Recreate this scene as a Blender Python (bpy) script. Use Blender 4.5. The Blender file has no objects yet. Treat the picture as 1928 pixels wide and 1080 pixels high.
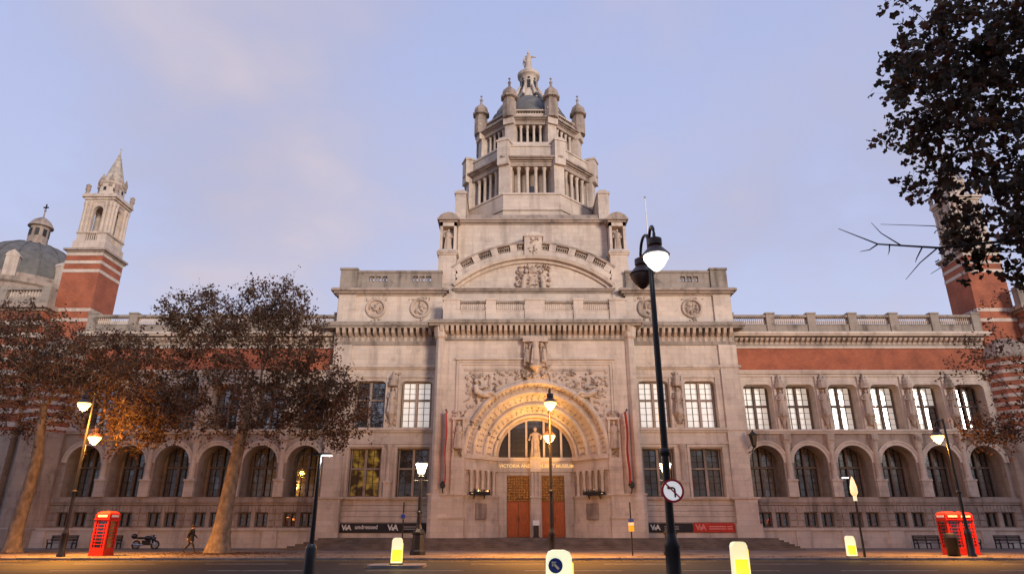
import bpy, bmesh, math, random
import numpy as np
from mathutils import Vector, Matrix
R = math.radians
scene = bpy.context.scene
col = scene.collection

# ------------------------------------------------------------------ camera
cam = bpy.data.objects.new('camera', bpy.data.cameras.new('camera'))
col.objects.link(cam)
cam.data.sensor_width = 36.0
cam.data.lens = 23.36
cam.data.clip_start = 0.1
cam.data.clip_end = 3000
cam.location = (0, 0, 1.6)
cam.rotation_euler = (R(110), 0, 0)
scene.camera = cam

# ------------------------------------------------------------------ sun and sky
SUN_AZ, SUN_EL = R(30), R(6.2)          # azimuth measured from straight behind the camera towards +X
world = bpy.data.worlds.new('World'); scene.world = world; world.use_nodes = True
wn, wl = world.node_tree.nodes, world.node_tree.links
bg = wn['Background']
sky = wn.new('ShaderNodeTexSky'); sky.sky_type = 'NISHITA'; sky.sun_disc = False
sky.sun_elevation = SUN_EL; sky.sun_rotation = math.pi - SUN_AZ
sky.air_density = 1.3; sky.dust_density = 0.7; sky.ozone_density = 3.0
tc = wn.new('ShaderNodeTexCoord')
sep = wn.new('ShaderNodeSeparateXYZ'); wl.new(tc.outputs['Generated'], sep.inputs[0])
zc = wn.new('ShaderNodeMath'); zc.operation = 'ADD'; zc.inputs[1].default_value = 0.22; wl.new(sep.outputs[2], zc.inputs[0])
zm = wn.new('ShaderNodeMath'); zm.operation = 'MAXIMUM'; zm.inputs[1].default_value = 0.05; wl.new(zc.outputs[0], zm.inputs[0])
dx = wn.new('ShaderNodeMath'); dx.operation = 'DIVIDE'; wl.new(sep.outputs[0], dx.inputs[0]); wl.new(zm.outputs[0], dx.inputs[1])
dy = wn.new('ShaderNodeMath'); dy.operation = 'DIVIDE'; wl.new(sep.outputs[1], dy.inputs[0]); wl.new(zm.outputs[0], dy.inputs[1])
cmb = wn.new('ShaderNodeCombineXYZ'); wl.new(dx.outputs[0], cmb.inputs[0]); wl.new(dy.outputs[0], cmb.inputs[1])
cmb.inputs[2].default_value = 3.7
cn = wn.new('ShaderNodeTexNoise'); cn.inputs['Scale'].default_value = 1.15; cn.inputs['Detail'].default_value = 5
cn.inputs['Roughness'].default_value = 0.52
wl.new(cmb.outputs[0], cn.inputs['Vector'])
cr = wn.new('ShaderNodeValToRGB'); cr.color_ramp.elements[0].position = 0.50; cr.color_ramp.elements[1].position = 0.70
wl.new(cn.outputs['Fac'], cr.inputs[0])
cf = wn.new('ShaderNodeMath'); cf.operation = 'MULTIPLY'; cf.inputs[1].default_value = 0.85; wl.new(cr.outputs[0], cf.inputs[0])
hz = wn.new('ShaderNodeValToRGB'); e = hz.color_ramp.elements
e[0].position = 0.0; e[0].color = (.70, .715, .90, 1); e[1].position = .85; e[1].color = (.43, .50, .83, 1)
q = e.new(.38); q.color = (.565, .61, .885, 1)
wl.new(sep.outputs[2], hz.inputs[0])
hsc = wn.new('ShaderNodeMixRGB'); hsc.blend_type = 'MULTIPLY'; hsc.inputs[0].default_value = 1.0; hsc.inputs[2].default_value = (13.6, 13.6, 13.6, 1)
wl.new(hz.outputs[0], hsc.inputs[1])
haze = wn.new('ShaderNodeMixRGB'); haze.inputs[0].default_value = 0.72
wl.new(sky.outputs[0], haze.inputs[1]); wl.new(hsc.outputs[0], haze.inputs[2])
cn2 = wn.new('ShaderNodeTexNoise'); cn2.inputs['Scale'].default_value = 2.3; cn2.inputs['Detail'].default_value = 4; wl.new(cmb.outputs[0], cn2.inputs['Vector'])
cc = wn.new('ShaderNodeValToRGB'); e = cc.color_ramp.elements; e[0].position = .38; e[0].color = (.44, .425, .56, 1); e[1].position = .70; e[1].color = (.66, .595, .69, 1)
wl.new(cn2.outputs['Fac'], cc.inputs[0])
ccs = wn.new('ShaderNodeMixRGB'); ccs.blend_type = 'MULTIPLY'; ccs.inputs[0].default_value = 1.0; ccs.inputs[2].default_value = (10.6, 10.6, 10.6, 1); wl.new(cc.outputs[0], ccs.inputs[1])
cmix = wn.new('ShaderNodeMixRGB'); wl.new(ccs.outputs[0], cmix.inputs[2])
wl.new(cf.outputs[0], cmix.inputs[0]); wl.new(haze.outputs[0], cmix.inputs[1])
wl.new(cmix.outputs[0], bg.inputs['Color'])
bg.inputs['Strength'].default_value = 0.09
sl = bpy.data.lights.new('sun', 'SUN'); sl.energy = 2.6; sl.angle = R(12); sl.color = (1.0, 0.86, 0.72)
sun = bpy.data.objects.new('sun', sl); col.objects.link(sun)
sdir = Vector((math.sin(SUN_AZ)*math.cos(SUN_EL), -math.cos(SUN_AZ)*math.cos(SUN_EL), math.sin(SUN_EL)))
sun.rotation_euler = sdir.to_track_quat('Z', 'Y').to_euler()
sun.location = (20, -40, 40)
vs = scene.view_settings
vs.view_transform = 'Standard'; vs.look = 'None'; vs.gamma = 1.0; vs.exposure = 0.0; vs.use_curve_mapping = False
scene.cycles.use_denoising = True
scene.cycles.max_bounces = 6
scene.cycles.sample_clamp_indirect = 4.0

# ------------------------------------------------------------------ materials
M = {}
def nmat(name):
    m = bpy.data.materials.new(name); m.use_nodes = True
    return m, m.node_tree.nodes, m.node_tree.links, m.node_tree.nodes['Principled BSDF']
def simple(name, c, rough=.6, metal=0., var=.25, scale=3., bump=0., spec=None, stretch=(1,1,1)):
    m, n, l, p = nmat(name)
    p.inputs['Roughness'].default_value = rough; p.inputs['Metallic'].default_value = metal
    if spec is not None: p.inputs['Specular IOR Level'].default_value = spec
    g = n.new('ShaderNodeNewGeometry'); mp = n.new('ShaderNodeMapping'); mp.inputs['Scale'].default_value = stretch
    l.new(g.outputs['Position'], mp.inputs[0])
    t = n.new('ShaderNodeTexNoise'); t.inputs['Scale'].default_value = scale; t.inputs['Detail'].default_value = 5
    l.new(mp.outputs[0], t.inputs['Vector'])
    r = n.new('ShaderNodeValToRGB'); r.color_ramp.elements[0].position = .3; r.color_ramp.elements[1].position = .7
    r.color_ramp.elements[0].color = (*[v*(1-var) for v in c], 1); r.color_ramp.elements[1].color = (*[min(1, v*(1+var)) for v in c], 1)
    l.new(t.outputs['Fac'], r.inputs[0]); l.new(r.outputs[0], p.inputs['Base Color'])
    if bump:
        b = n.new('ShaderNodeBump'); b.inputs['Strength'].default_value = bump; b.inputs['Distance'].default_value = .03
        l.new(t.outputs['Fac'], b.inputs['Height']); l.new(b.outputs[0], p.inputs['Normal'])
    M[name] = m; return m
def stone(name, c, grime, soot=.5, joints=True):
    m, n, l, p = nmat(name); p.inputs['Roughness'].default_value = .85
    g = n.new('ShaderNodeNewGeometry')
    def noise(sc, stretch, det=5, rough=.55):
        mp = n.new('ShaderNodeMapping'); mp.inputs['Scale'].default_value = stretch; l.new(g.outputs['Position'], mp.inputs[0])
        t = n.new('ShaderNodeTexNoise'); t.inputs['Scale'].default_value = sc; t.inputs['Detail'].default_value = det
        t.inputs['Roughness'].default_value = rough; l.new(mp.outputs[0], t.inputs['Vector']); return t.outputs['Fac']
    def ramp(f, a, b):
        r = n.new('ShaderNodeMapRange'); r.inputs['From Min'].default_value = a; r.inputs['From Max'].default_value = b
        l.new(f, r.inputs[0]); return r.outputs[0]
    def mix(f, a, b, k=1.0, mode='MIX'):
        x = n.new('ShaderNodeMixRGB'); x.blend_type = mode
        if isinstance(f, float): x.inputs[0].default_value = f
        else:
            mu = n.new('ShaderNodeMath'); mu.operation = 'MULTIPLY'; mu.inputs[1].default_value = k; l.new(f, mu.inputs[0]); l.new(mu.outputs[0], x.inputs[0])
        for i, v in ((1, a), (2, b)):
            if isinstance(v, tuple): x.inputs[i].default_value = (*v, 1)
            else: l.new(v, x.inputs[i])
        return x.outputs[0]
    base = mix(ramp(noise(.35, (1,1,1)), .35, .65), tuple(v*.9 for v in c), tuple(min(1, v*1.08) for v in c))
    if joints:
        sx = n.new('ShaderNodeSeparateXYZ'); l.new(g.outputs['Position'], sx.inputs[0])
        ad = n.new('ShaderNodeMath'); l.new(sx.outputs[0], ad.inputs[0]); l.new(sx.outputs[1], ad.inputs[1])
        cb = n.new('ShaderNodeCombineXYZ'); l.new(ad.outputs[0], cb.inputs[0]); l.new(sx.outputs[2], cb.inputs[1])
        bt = n.new('ShaderNodeTexBrick'); bt.inputs['Scale'].default_value = 1.0
        bt.inputs['Brick Width'].default_value = 1.05; bt.inputs['Row Height'].default_value = .46; bt.inputs['Mortar Size'].default_value = .012
        bt.inputs['Color1'].default_value = (1.03,1.03,1.02,1); bt.inputs['Color2'].default_value = (.91,.90,.90,1); bt.inputs['Mortar'].default_value = (.78,.76,.74,1)
        l.new(cb.outputs[0], bt.inputs['Vector'])
        base = mix(1.0, base, bt.outputs['Color'], mode='MULTIPLY')
    base = mix(ramp(noise(1.1, (1,1,.14), 6, .6), .5, .72), base, grime, soot)          # rain streaks
    base = mix(ramp(noise(.9, (1,1,1), 8, .68), .54, .74), base, tuple(v*.8 for v in grime), soot*.9)   # soot patches
    l.new(base, p.inputs['Base Color'])
    b = n.new('ShaderNodeBump'); b.inputs['Strength'].default_value = .35; b.inputs['Distance'].default_value = .04
    l.new(noise(6., (1,1,1)), b.inputs['Height']); l.new(b.outputs[0], p.inputs['Normal'])
    M[name] = m; return m
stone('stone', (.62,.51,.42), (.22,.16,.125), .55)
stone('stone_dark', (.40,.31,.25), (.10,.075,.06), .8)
stone('carved', (.50,.39,.31), (.10,.07,.05), .95, joints=False)
stone('stone_soot_shade', (.33,.27,.22), (.075,.058,.046), .95)  # weathered parapets; on friezes and cornices it also paints in cornice shade
def brickmat():
    m, n, l, p = nmat('brick'); p.inputs['Roughness'].default_value = .85
    g = n.new('ShaderNodeNewGeometry'); sx = n.new('ShaderNodeSeparateXYZ'); l.new(g.outputs['Position'], sx.inputs[0])
    ad = n.new('ShaderNodeMath'); l.new(sx.outputs[0], ad.inputs[0]); l.new(sx.outputs[1], ad.inputs[1])
    cb = n.new('ShaderNodeCombineXYZ'); l.new(ad.outputs[0], cb.inputs[0]); l.new(sx.outputs[2], cb.inputs[1])
    bt = n.new('ShaderNodeTexBrick'); bt.inputs['Scale'].default_value = 1.0
    bt.inputs['Brick Width'].default_value = .23; bt.inputs['Row Height'].default_value = .075; bt.inputs['Mortar Size'].default_value = .006
    bt.inputs['Color1'].default_value = (.47,.115,.04,1); bt.inputs['Color2'].default_value = (.36,.08,.03,1); bt.inputs['Mortar'].default_value = (.30,.2,.15,1)
    l.new(cb.outputs[0], bt.inputs['Vector'])
    t = n.new('ShaderNodeTexNoise'); t.inputs['Scale'].default_value = .6; t.inputs['Detail'].default_value = 6; l.new(g.outputs['Position'], t.inputs['Vector'])
    r = n.new('ShaderNodeValToRGB'); r.color_ramp.elements[0].color = (.62,.6,.6,1); r.color_ramp.elements[0].position = .32; r.color_ramp.elements[1].position = .6
    l.new(t.outputs['Fac'], r.inputs[0])
    x = n.new('ShaderNodeMixRGB'); x.blend_type = 'MULTIPLY'; x.inputs[0].default_value = 1; l.new(bt.outputs['Color'], x.inputs[1]); l.new(r.outputs[0], x.inputs[2])
    l.new(x.outputs[0], p.inputs['Base Color']); M['brick'] = m
brickmat()
def glassmat(name, c, f=.55):
    m, n, l, p = nmat(name)
    out = n['Material Output']; p.inputs['Base Color'].default_value = (*c, 1); p.inputs['Roughness'].default_value = .3
    gl = n.new('ShaderNodeBsdfGlossy'); gl.inputs['Roughness'].default_value = .03; gl.inputs['Color'].default_value = (.95,.97,1,1)
    g = n.new('ShaderNodeNewGeometry'); t = n.new('ShaderNodeTexNoise'); t.inputs['Scale'].default_value = 1.6; l.new(g.outputs['Position'], t.inputs['Vector'])
    b = n.new('ShaderNodeBump'); b.inputs['Strength'].default_value = .05; b.inputs['Distance'].default_value = .05
    l.new(t.outputs['Fac'], b.inputs['Height']); l.new(b.outputs[0], gl.inputs['Normal'])
    mx = n.new('ShaderNodeMixShader'); mx.inputs[0].default_value = f
    l.new(p.outputs[0], mx.inputs[1]); l.new(gl.outputs[0], mx.inputs[2]); l.new(mx.outputs[0], out.inputs[0]); M[name] = m
glassmat('glass', (.02,.018,.016), .92)
glassmat('glass_dim', (.03,.026,.022), .28)
simple('core_shade_dark', (.035,.03,.028), .9, 0, .3, 3)  # near-black colour stands in for the unlit interior behind the upper columns
simple('frame_dark', (.17,.125,.10), .8, 0, .3, 3)  # brown darkened to hold the recess shadow on the wing mullions
glassmat('glass_porch', (.035,.028,.02), .05)
glassmat('glass_sky_glow', (.86,.82,.74), .10)
p_ = M['glass_sky_glow'].node_tree.nodes['Principled BSDF']; p_.inputs['Emission Color'].default_value = (1, .90, .78, 1); p_.inputs['Emission Strength'].default_value = .38   # pale base and added glow imitate bright sky reflected in the panes
def emit(name, c, s, base=(.8,.8,.8)):
    m, n, l, p = nmat(name); p.inputs['Base Color'].default_value = (*base, 1)
    p.inputs['Emission Color'].default_value = (*c, 1); p.inputs['Emission Strength'].default_value = s; M[name] = m
emit('glow_orange', (1, .60, .18), 3.2)
emit('glow_warm', (1, .84, .6), 3.5)
emit('glow_white', (.97, .96, .92), 2.6)
emit('glow_amber', (1, .52, .17), 1.3)
emit('bollard_white', (1, .86, .42), .8)
emit('bollard_cream', (.95, .97, .62), .85)
emit('bollard_yellow', (1, .68, .03), 1.0, (.8,.6,.05))
emit('gold_letter_glow', (1, .62, .25), .55, (.8,.55,.2))  # gold letters brightened by added emission, no lamp in them
def litroom():
    m, n, l, p = nmat('lit_room'); p.inputs['Base Color'].default_value = (.03,.02,.01,1); p.inputs['Roughness'].default_value = .15
    g = n.new('ShaderNodeNewGeometry'); t = n.new('ShaderNodeTexNoise'); t.inputs['Scale'].default_value = 1.3; t.inputs['Detail'].default_value = 3
    l.new(g.outputs['Position'], t.inputs['Vector'])
    r = n.new('ShaderNodeValToRGB'); e = r.color_ramp.elements; e[0].position = .46; e[0].color = (.03,.012,.004,1); e[1].position = .85; e[1].color = (.55,.30,.05,1)
    l.new(t.outputs['Fac'], r.inputs[0]); l.new(r.outputs[0], p.inputs['Emission Color']); p.inputs['Emission Strength'].default_value = .8; M['lit_room'] = m
litroom()
simple('lead_roof', (.13,.12,.105), .6, 0, .3, 1.5, .3)
simple('spire_stone', (.42,.36,.29), .85, 0, .35, 2.5, .3)
simple('black_iron', (.012,.011,.011), .42, 0, .3, 8)
simple('lamp_brown', (.075,.036,.024), .45, 0, .3, 6)
simple('bar_iron', (.02,.018,.017), .6, 0, .2, 8)
simple('door_wood', (.44,.085,.018), .45, 0, .3, 3, .1, stretch=(6,6,.6))
simple('bronze', (.22,.12,.045), .4, .6, .6, 7, .4)
simple('red_paint', (.55,.022,.012), .35, 0, .12, 4)
simple('red_banner', (.52,.035,.02), .8, 0, .12, 2)
simple('black_banner', (.018,.015,.016), .7, 0, .2, 2)
simple('banner_white', (.75,.72,.68), .7, 0, .05, 2)
simple('banner_grey', (.28,.26,.25), .7, 0, .1, 8)
simple('banner_rose', (.75,.25,.2), .7, 0, .1, 8)
emit('sign_added_glow', (1,1,1), .45)  # glow added to imitate the bright retroreflective face
simple('sign_white', (.8,.8,.8), .4, 0, .03, 5)
simple('sign_red', (.6,.03,.05), .4, 0, .05, 5)
simple('sign_blue', (.03,.06,.4), .4, 0, .05, 5)
simple('sign_yellow', (.7,.5,.05), .4, 0, .05, 5)
simple('bench_wood', (.035,.022,.016), .7, 0, .3, 4)
simple('rubber', (.015,.015,.015), .8, 0, .2, 5)
simple('chrome', (.6,.6,.62), .2, 1, .05, 5)
simple('bike_paint', (.012,.014,.03), .25, 0, .2, 5)
simple('cloth_dark', (.02,.017,.018), .9, 0, .3, 12)
simple('skin', (.45,.26,.19), .6, 0, .1, 12)
simple('hair', (.03,.018,.01), .7, 0, .3, 30)
simple('bark', (.20,.15,.105), .9, 0, .45, 3.5, .6, stretch=(1,1,.6))
simple('bark_dark', (.055,.04,.032), .9, 0, .4, 4, .5)
simple('render_white', (.55,.52,.47), .85, 0, .2, .6)
def leafmat(name, cs, transl=.35):
    m, n, l, p = nmat(name); p.inputs['Roughness'].default_value = .7
    oi = n.new('ShaderNodeNewGeometry'); r = n.new('ShaderNodeValToRGB'); l.new(oi.outputs['Random Per Island'], r.inputs[0])
    e = r.color_ramp.elements
    while len(e) < len(cs): e.new(.5)
    for i, c in enumerate(cs): e[i].position = i/(len(cs)-1); e[i].color = (*c, 1)
    l.new(r.outputs[0], p.inputs['Base Color'])
    tr = n.new('ShaderNodeBsdfTranslucent'); l.new(r.outputs[0], tr.inputs[0])
    mx = n.new('ShaderNodeMixShader'); mx.inputs[0].default_value = transl
    l.new(p.outputs[0], mx.inputs[1]); l.new(tr.outputs[0], mx.inputs[2]); l.new(mx.outputs[0], n['Material Output'].inputs[0]); M[name] = m
leafmat('leaf_autumn', [(.055,.022,.015), (.085,.034,.016), (.06,.028,.018), (.13,.06,.02), (.04,.03,.017)])
leafmat('leaf_dark', [(.04,.024,.02), (.065,.042,.022), (.04,.036,.02), (.12,.04,.02)], .25)
def asphaltmat():
    m, n, l, p = nmat('asphalt'); p.inputs['Specular IOR Level'].default_value = .25
    g = n.new('ShaderNodeNewGeometry'); t = n.new('ShaderNodeTexNoise'); t.inputs['Scale'].default_value = 1.; t.inputs['Detail'].default_value = 9; t.inputs['Roughness'].default_value = .6
    mp = n.new('ShaderNodeMapping'); mp.inputs['Scale'].default_value = (.12,.7,1); l.new(g.outputs['Position'], mp.inputs[0]); l.new(mp.outputs[0], t.inputs['Vector'])
    r = n.new('ShaderNodeValToRGB'); e = r.color_ramp.elements; e[0].position = .3; e[0].color = (.012,.010,.010,1); e[1].position = .7; e[1].color = (.032,.026,.025,1)
    l.new(t.outputs['Fac'], r.inputs[0]); l.new(r.outputs[0], p.inputs['Base Color'])
    q = n.new('ShaderNodeMapRange'); q.inputs['To Min'].default_value = .55; q.inputs['To Max'].default_value = .9; l.new(t.outputs['Fac'], q.inputs[0]); l.new(q.outputs[0], p.inputs['Roughness'])
    t2 = n.new('ShaderNodeTexNoise'); t2.inputs['Scale'].default_value = 40; l.new(g.outputs['Position'], t2.inputs['Vector'])
    b = n.new('ShaderNodeBump'); b.inputs['Strength'].default_value = .4; b.inputs['Distance'].default_value = .01; l.new(t2.outputs['Fac'], b.inputs['Height']); l.new(b.outputs[0], p.inputs['Normal'])
    M['asphalt'] = m
asphaltmat()
def pavemat():
    m, n, l, p = nmat('paving'); p.inputs['Roughness'].default_value = .8; p.inputs['Specular IOR Level'].default_value = .25
    g = n.new('ShaderNodeNewGeometry')
    bt = n.new('ShaderNodeTexBrick'); bt.inputs['Scale'].default_value = 1; bt.inputs['Brick Width'].default_value = .9; bt.inputs['Row Height'].default_value = .6; bt.inputs['Mortar Size'].default_value = .012
    bt.inputs['Color1'].default_value = (.22,.18,.155,1); bt.inputs['Color2'].default_value = (.16,.13,.115,1); bt.inputs['Mortar'].default_value = (.07,.06,.05,1)
    l.new(g.outputs['Position'], bt.inputs['Vector'])
    t = n.new('ShaderNodeTexNoise'); t.inputs['Scale'].default_value = .5; t.inputs['Detail'].default_value = 8; l.new(g.outputs['Position'], t.inputs['Vector'])
    r = n.new('ShaderNodeValToRGB'); r.color_ramp.elements[0].position = .3; r.color_ramp.elements[0].color = (.55,.55,.55,1); r.color_ramp.elements[1].position = .7; r.color_ramp.elements[1].color = (1.15,1.12,1.1,1)
    l.new(t.outputs['Fac'], r.inputs[0])
    x = n.new('ShaderNodeMixRGB'); x.blend_type = 'MULTIPLY'; x.inputs[0].default_value = 1; l.new(bt.outputs['Color'], x.inputs[1]); l.new(r.outputs[0], x.inputs[2]); l.new(x.outputs[0], p.inputs['Base Color'])
    M['paving'] = m
pavemat()
simple('kerb_stone', (.24,.20,.175), .8, 0, .3, 1.5, .2)
simple('step_stone', (.13,.10,.085), .9, 0, .35, 1.2, .2)
simple('road_paint', (.55,.52,.48), .7, 0, .45, 2.2)

# ------------------------------------------------------------------ mesh helpers
class MB:
    def __init__(s): s.v = []; s.f = []; s.M = None; s.mi = []; s.cur = 0
    def _add(s, vs, fs):
        o = len(s.v)
        s.v += [tuple(s.M @ Vector(p)) for p in vs] if s.M is not None else [tuple(p) for p in vs]
        s.f += [tuple(i+o for i in f) for f in fs]; s.mi += [s.cur]*len(fs); return s
    def box(s, x0, x1, y0, y1, z0, z1):
        return s._add([(x0,y0,z0),(x1,y0,z0),(x1,y1,z0),(x0,y1,z0),(x0,y0,z1),(x1,y0,z1),(x1,y1,z1),(x0,y1,z1)],
                      [(0,3,2,1),(4,5,6,7),(0,1,5,4),(1,2,6,5),(2,3,7,6),(3,0,4,7)])
    def layers(s, x0, x1, y0, y1, ls):               # a moulding that returns round the sides
        for z0, z1, p in ls: s.box(x0-p, x1+p, y0-p, y1, z0, z1)
        return s
    def frust(s, cx, cy, z0, z1, a0, b0, a1, b1):
        return s._add([(cx-a0,cy-b0,z0),(cx+a0,cy-b0,z0),(cx+a0,cy+b0,z0),(cx-a0,cy+b0,z0),(cx-a1,cy-b1,z1),(cx+a1,cy-b1,z1),(cx+a1,cy+b1,z1),(cx-a1,cy+b1,z1)],
                      [(0,3,2,1),(4,5,6,7),(0,1,5,4),(1,2,6,5),(2,3,7,6),(3,0,4,7)])
    def prism(s, poly, y0, y1):                      # poly in x,z
        n = len(poly)
        return s._add([(x,y0,z) for x,z in poly]+[(x,y1,z) for x,z in poly],
                      [tuple(range(n)), tuple(range(2*n-1, n-1, -1))]+[(i,(i+1)%n,n+(i+1)%n,n+i) for i in range(n)])
    def slab(s, poly, z0, z1):                       # poly in x,y
        n = len(poly)
        return s._add([(x,y,z0) for x,y in poly]+[(x,y,z1) for x,y in poly],
                      [tuple(range(n-1,-1,-1)), tuple(range(n,2*n))]+[(i,(i+1)%n,n+(i+1)%n,n+i) for i in range(n)])
    def lathe(s, prof, cx=0, cy=0, n=12, a0=0.):
        vs, fs, m = [], [], len(prof)
        for r, z in prof:
            for k in range(n):
                a = a0+2*math.pi*k/n; vs.append((cx+r*math.cos(a), cy+r*math.sin(a), z))
        for i in range(m-1):
            for k in range(n): fs.append((i*n+k, i*n+(k+1)%n, (i+1)*n+(k+1)%n, (i+1)*n+k))
        fs.append(tuple(range(n-1,-1,-1))); fs.append(tuple((m-1)*n+k for k in range(n)))
        return s._add(vs, fs)
    def tube(s, pts, rs, n=8):
        pts = [Vector(p) for p in pts]
        if not isinstance(rs, (list, tuple)): rs = [rs]*len(pts)
        vs, fs = [], []
        for i, p in enumerate(pts):
            t = (pts[min(i+1,len(pts)-1)]-pts[max(i-1,0)]).normalized()
            a = Vector((0,0,1)) if abs(t.z) < .9 else Vector((1,0,0))
            u = t.cross(a).normalized(); w = t.cross(u)
            for k in range(n):
                an = 2*math.pi*k/n; vs.append(tuple(p+(u*math.cos(an)+w*math.sin(an))*rs[i]))
        for i in range(len(pts)-1):
            for k in range(n): fs.append((i*n+k, i*n+(k+1)%n, (i+1)*n+(k+1)%n, (i+1)*n+k))
        fs.append(tuple(range(n-1,-1,-1))); fs.append(tuple((len(pts)-1)*n+k for k in range(n)))
        return s._add(vs, fs)
    def ball(s, c, rx, ry=None, rz=None, n=8, m=5):
        ry = ry or rx; rz = rz or rx
        vs = [(c[0],c[1],c[2]-rz)]; fs = []
        for i in range(1, m):
            ph = -math.pi/2+math.pi*i/m
            for k in range(n):
                a = 2*math.pi*k/n; vs.append((c[0]+rx*math.cos(ph)*math.cos(a), c[1]+ry*math.cos(ph)*math.sin(a), c[2]+rz*math.sin(ph)))
        vs.append((c[0],c[1],c[2]+rz)); L = len(vs)-1
        for k in range(n): fs.append((0, 1+(k+1)%n, 1+k)); fs.append((L, 1+(m-2)*n+k, 1+(m-2)*n+(k+1)%n))
        for i in range(m-2):
            for k in range(n): fs.append((1+i*n+k, 1+i*n+(k+1)%n, 1+(i+1)*n+(k+1)%n, 1+(i+1)*n+k))
        return s._add(vs, fs)
    def sweep_arch(s, uc, zc, sects, a0=0., a1=math.pi, n=32, closed=True):   # sects: list of (r, v); swept round the arch
        vs, fs, k = [], [], len(sects)
        for i in range(n+1):
            a = a0+(a1-a0)*i/n
            for r, v in sects: vs.append((uc+r*math.cos(a), v, zc+r*math.sin(a)))
        for i in range(n):
            for j in range(k if closed else k-1):
                j2 = (j+1) % k; fs.append((i*k+j, i*k+j2, (i+1)*k+j2, (i+1)*k+j))
        return s._add(vs, fs)
    def mesh(s, name='mesh', smooth=None, fix=True):
        me = bpy.data.meshes.new(name); me.from_pydata(s.v, [], s.f)
        if s.mi and max(s.mi) > 0: me.polygons.foreach_set('material_index', s.mi)
        if fix:
            b = bmesh.new(); b.from_mesh(me); bmesh.ops.recalc_face_normals(b, faces=b.faces); b.to_mesh(me); b.free()
        if smooth:
            me.polygons.foreach_set('use_smooth', [True]*len(me.polygons)); me.set_sharp_from_angle(angle=R(smooth))
        me.update(); return me
    def build(s, name, mat, parent=None, smooth=None, loc=None, rotz=0):
        return put(name, s.mesh(name, smooth), mat, parent, loc, rotz)
def put(name, me, mat, parent=None, loc=None, rotz=0):
    if mat and not len(me.materials):
        for k in (mat if isinstance(mat, (list, tuple)) else [mat]): me.materials.append(M[k])
    o = bpy.data.objects.new(name, me); col.objects.link(o); o.parent = parent
    if loc: o.location = loc
    o.rotation_euler.z = rotz; return o
def thing(name, label, cat, loc=(0,0,0), rotz=0, group=None):
    o = bpy.data.objects.new(name, None); col.objects.link(o); o.location = loc; o.rotation_euler.z = rotz
    return tag(o, label, cat, group)
def tag(o, label, cat, group=None):
    o['label'] = label; o['category'] = cat
    if group: o['group'] = group
    return o
def struct(o): o['kind'] = 'structure'; return o
def point(parent, loc, power, color, r=.15):
    l = bpy.data.lights.new('lamp_light', 'POINT'); l.energy = power; l.color = color; l.shadow_soft_size = r
    o = bpy.data.objects.new('lamp_light', l); col.objects.link(o); o.parent = parent; o.location = loc; return o
def text_mesh(body, size, ext=.01, align='CENTER', bold=0.):
    c = bpy.data.curves.new('t', 'FONT'); c.body = body; c.size = size; c.extrude = ext; c.align_x = align; c.align_y = 'CENTER'; c.offset = bold
    o = bpy.data.objects.new('t', c); col.objects.link(o)
    dg = bpy.context.evaluated_depsgraph_get(); me = bpy.data.meshes.new_from_object(o.evaluated_get(dg))
    bpy.data.objects.remove(o); bpy.data.curves.remove(c)
    me.transform(Matrix.Rotation(R(90), 4, 'X')); return me
# wall in the u-z plane, v0 front .. v1 back, openings = (u0, u1, z0, top profile [(u,z)...])
def pierced(mb, u0, u1, z0, z1, v0, v1, ops):
    cur = u0
    for a, b, zb, top in sorted(ops):
        if a > cur: mb.box(cur, a, v0, v1, z0, z1)
        if zb > z0: mb.box(a, b, v0, v1, z0, zb)
        for (p, q), (r, t) in zip(top[:-1], top[1:]):
            mb._add([(p,v0,q),(r,v0,t),(r,v0,z1),(p,v0,z1),(p,v1,q),(r,v1,t),(r,v1,z1),(p,v1,z1)],
                    [(0,1,2,3),(7,6,5,4),(0,4,5,1),(3,2,6,7),(0,3,7,4),(1,5,6,2)])
        cur = b
    if cur < u1: mb.box(cur, u1, v0, v1, z0, z1)
    return mb
def semi(uc, r, zs, n=18): return [(uc-r*math.cos(math.pi*i/n), zs+r*math.sin(math.pi*i/n)) for i in range(n+1)]
def camber(u0, u1, zt, r=.35, n=4):
    L = [(u0+r-r*math.cos(math.pi/2*i/n), zt-r+r*math.sin(math.pi/2*i/n)) for i in range(n+1)]
    return L+[(u1-r+r*math.sin(math.pi/2*i/n), zt-r+r*math.cos(math.pi/2*i/n)) for i in range(n+1)]
def carve(mb, u0, u1, z0, z1, v, depth, n, size, rng, inside=None):
    k = 0
    for _ in range(n*6):
        if k >= n: break
        u, z = rng.uniform(u0,u1), rng.uniform(z0,z1)
        if inside and not inside(u, z): continue
        a = size*rng.uniform(.5,1.3); mb.M = Matrix.Translation((u, v, z)) @ Matrix.Rotation(rng.uniform(0,3.14), 4, 'Y')
        mb.ball((0,0,0), a, depth*rng.uniform(.5,1.2), a*rng.uniform(.35,.7), 6, 4); k += 1
    mb.M = None; return mb

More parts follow.
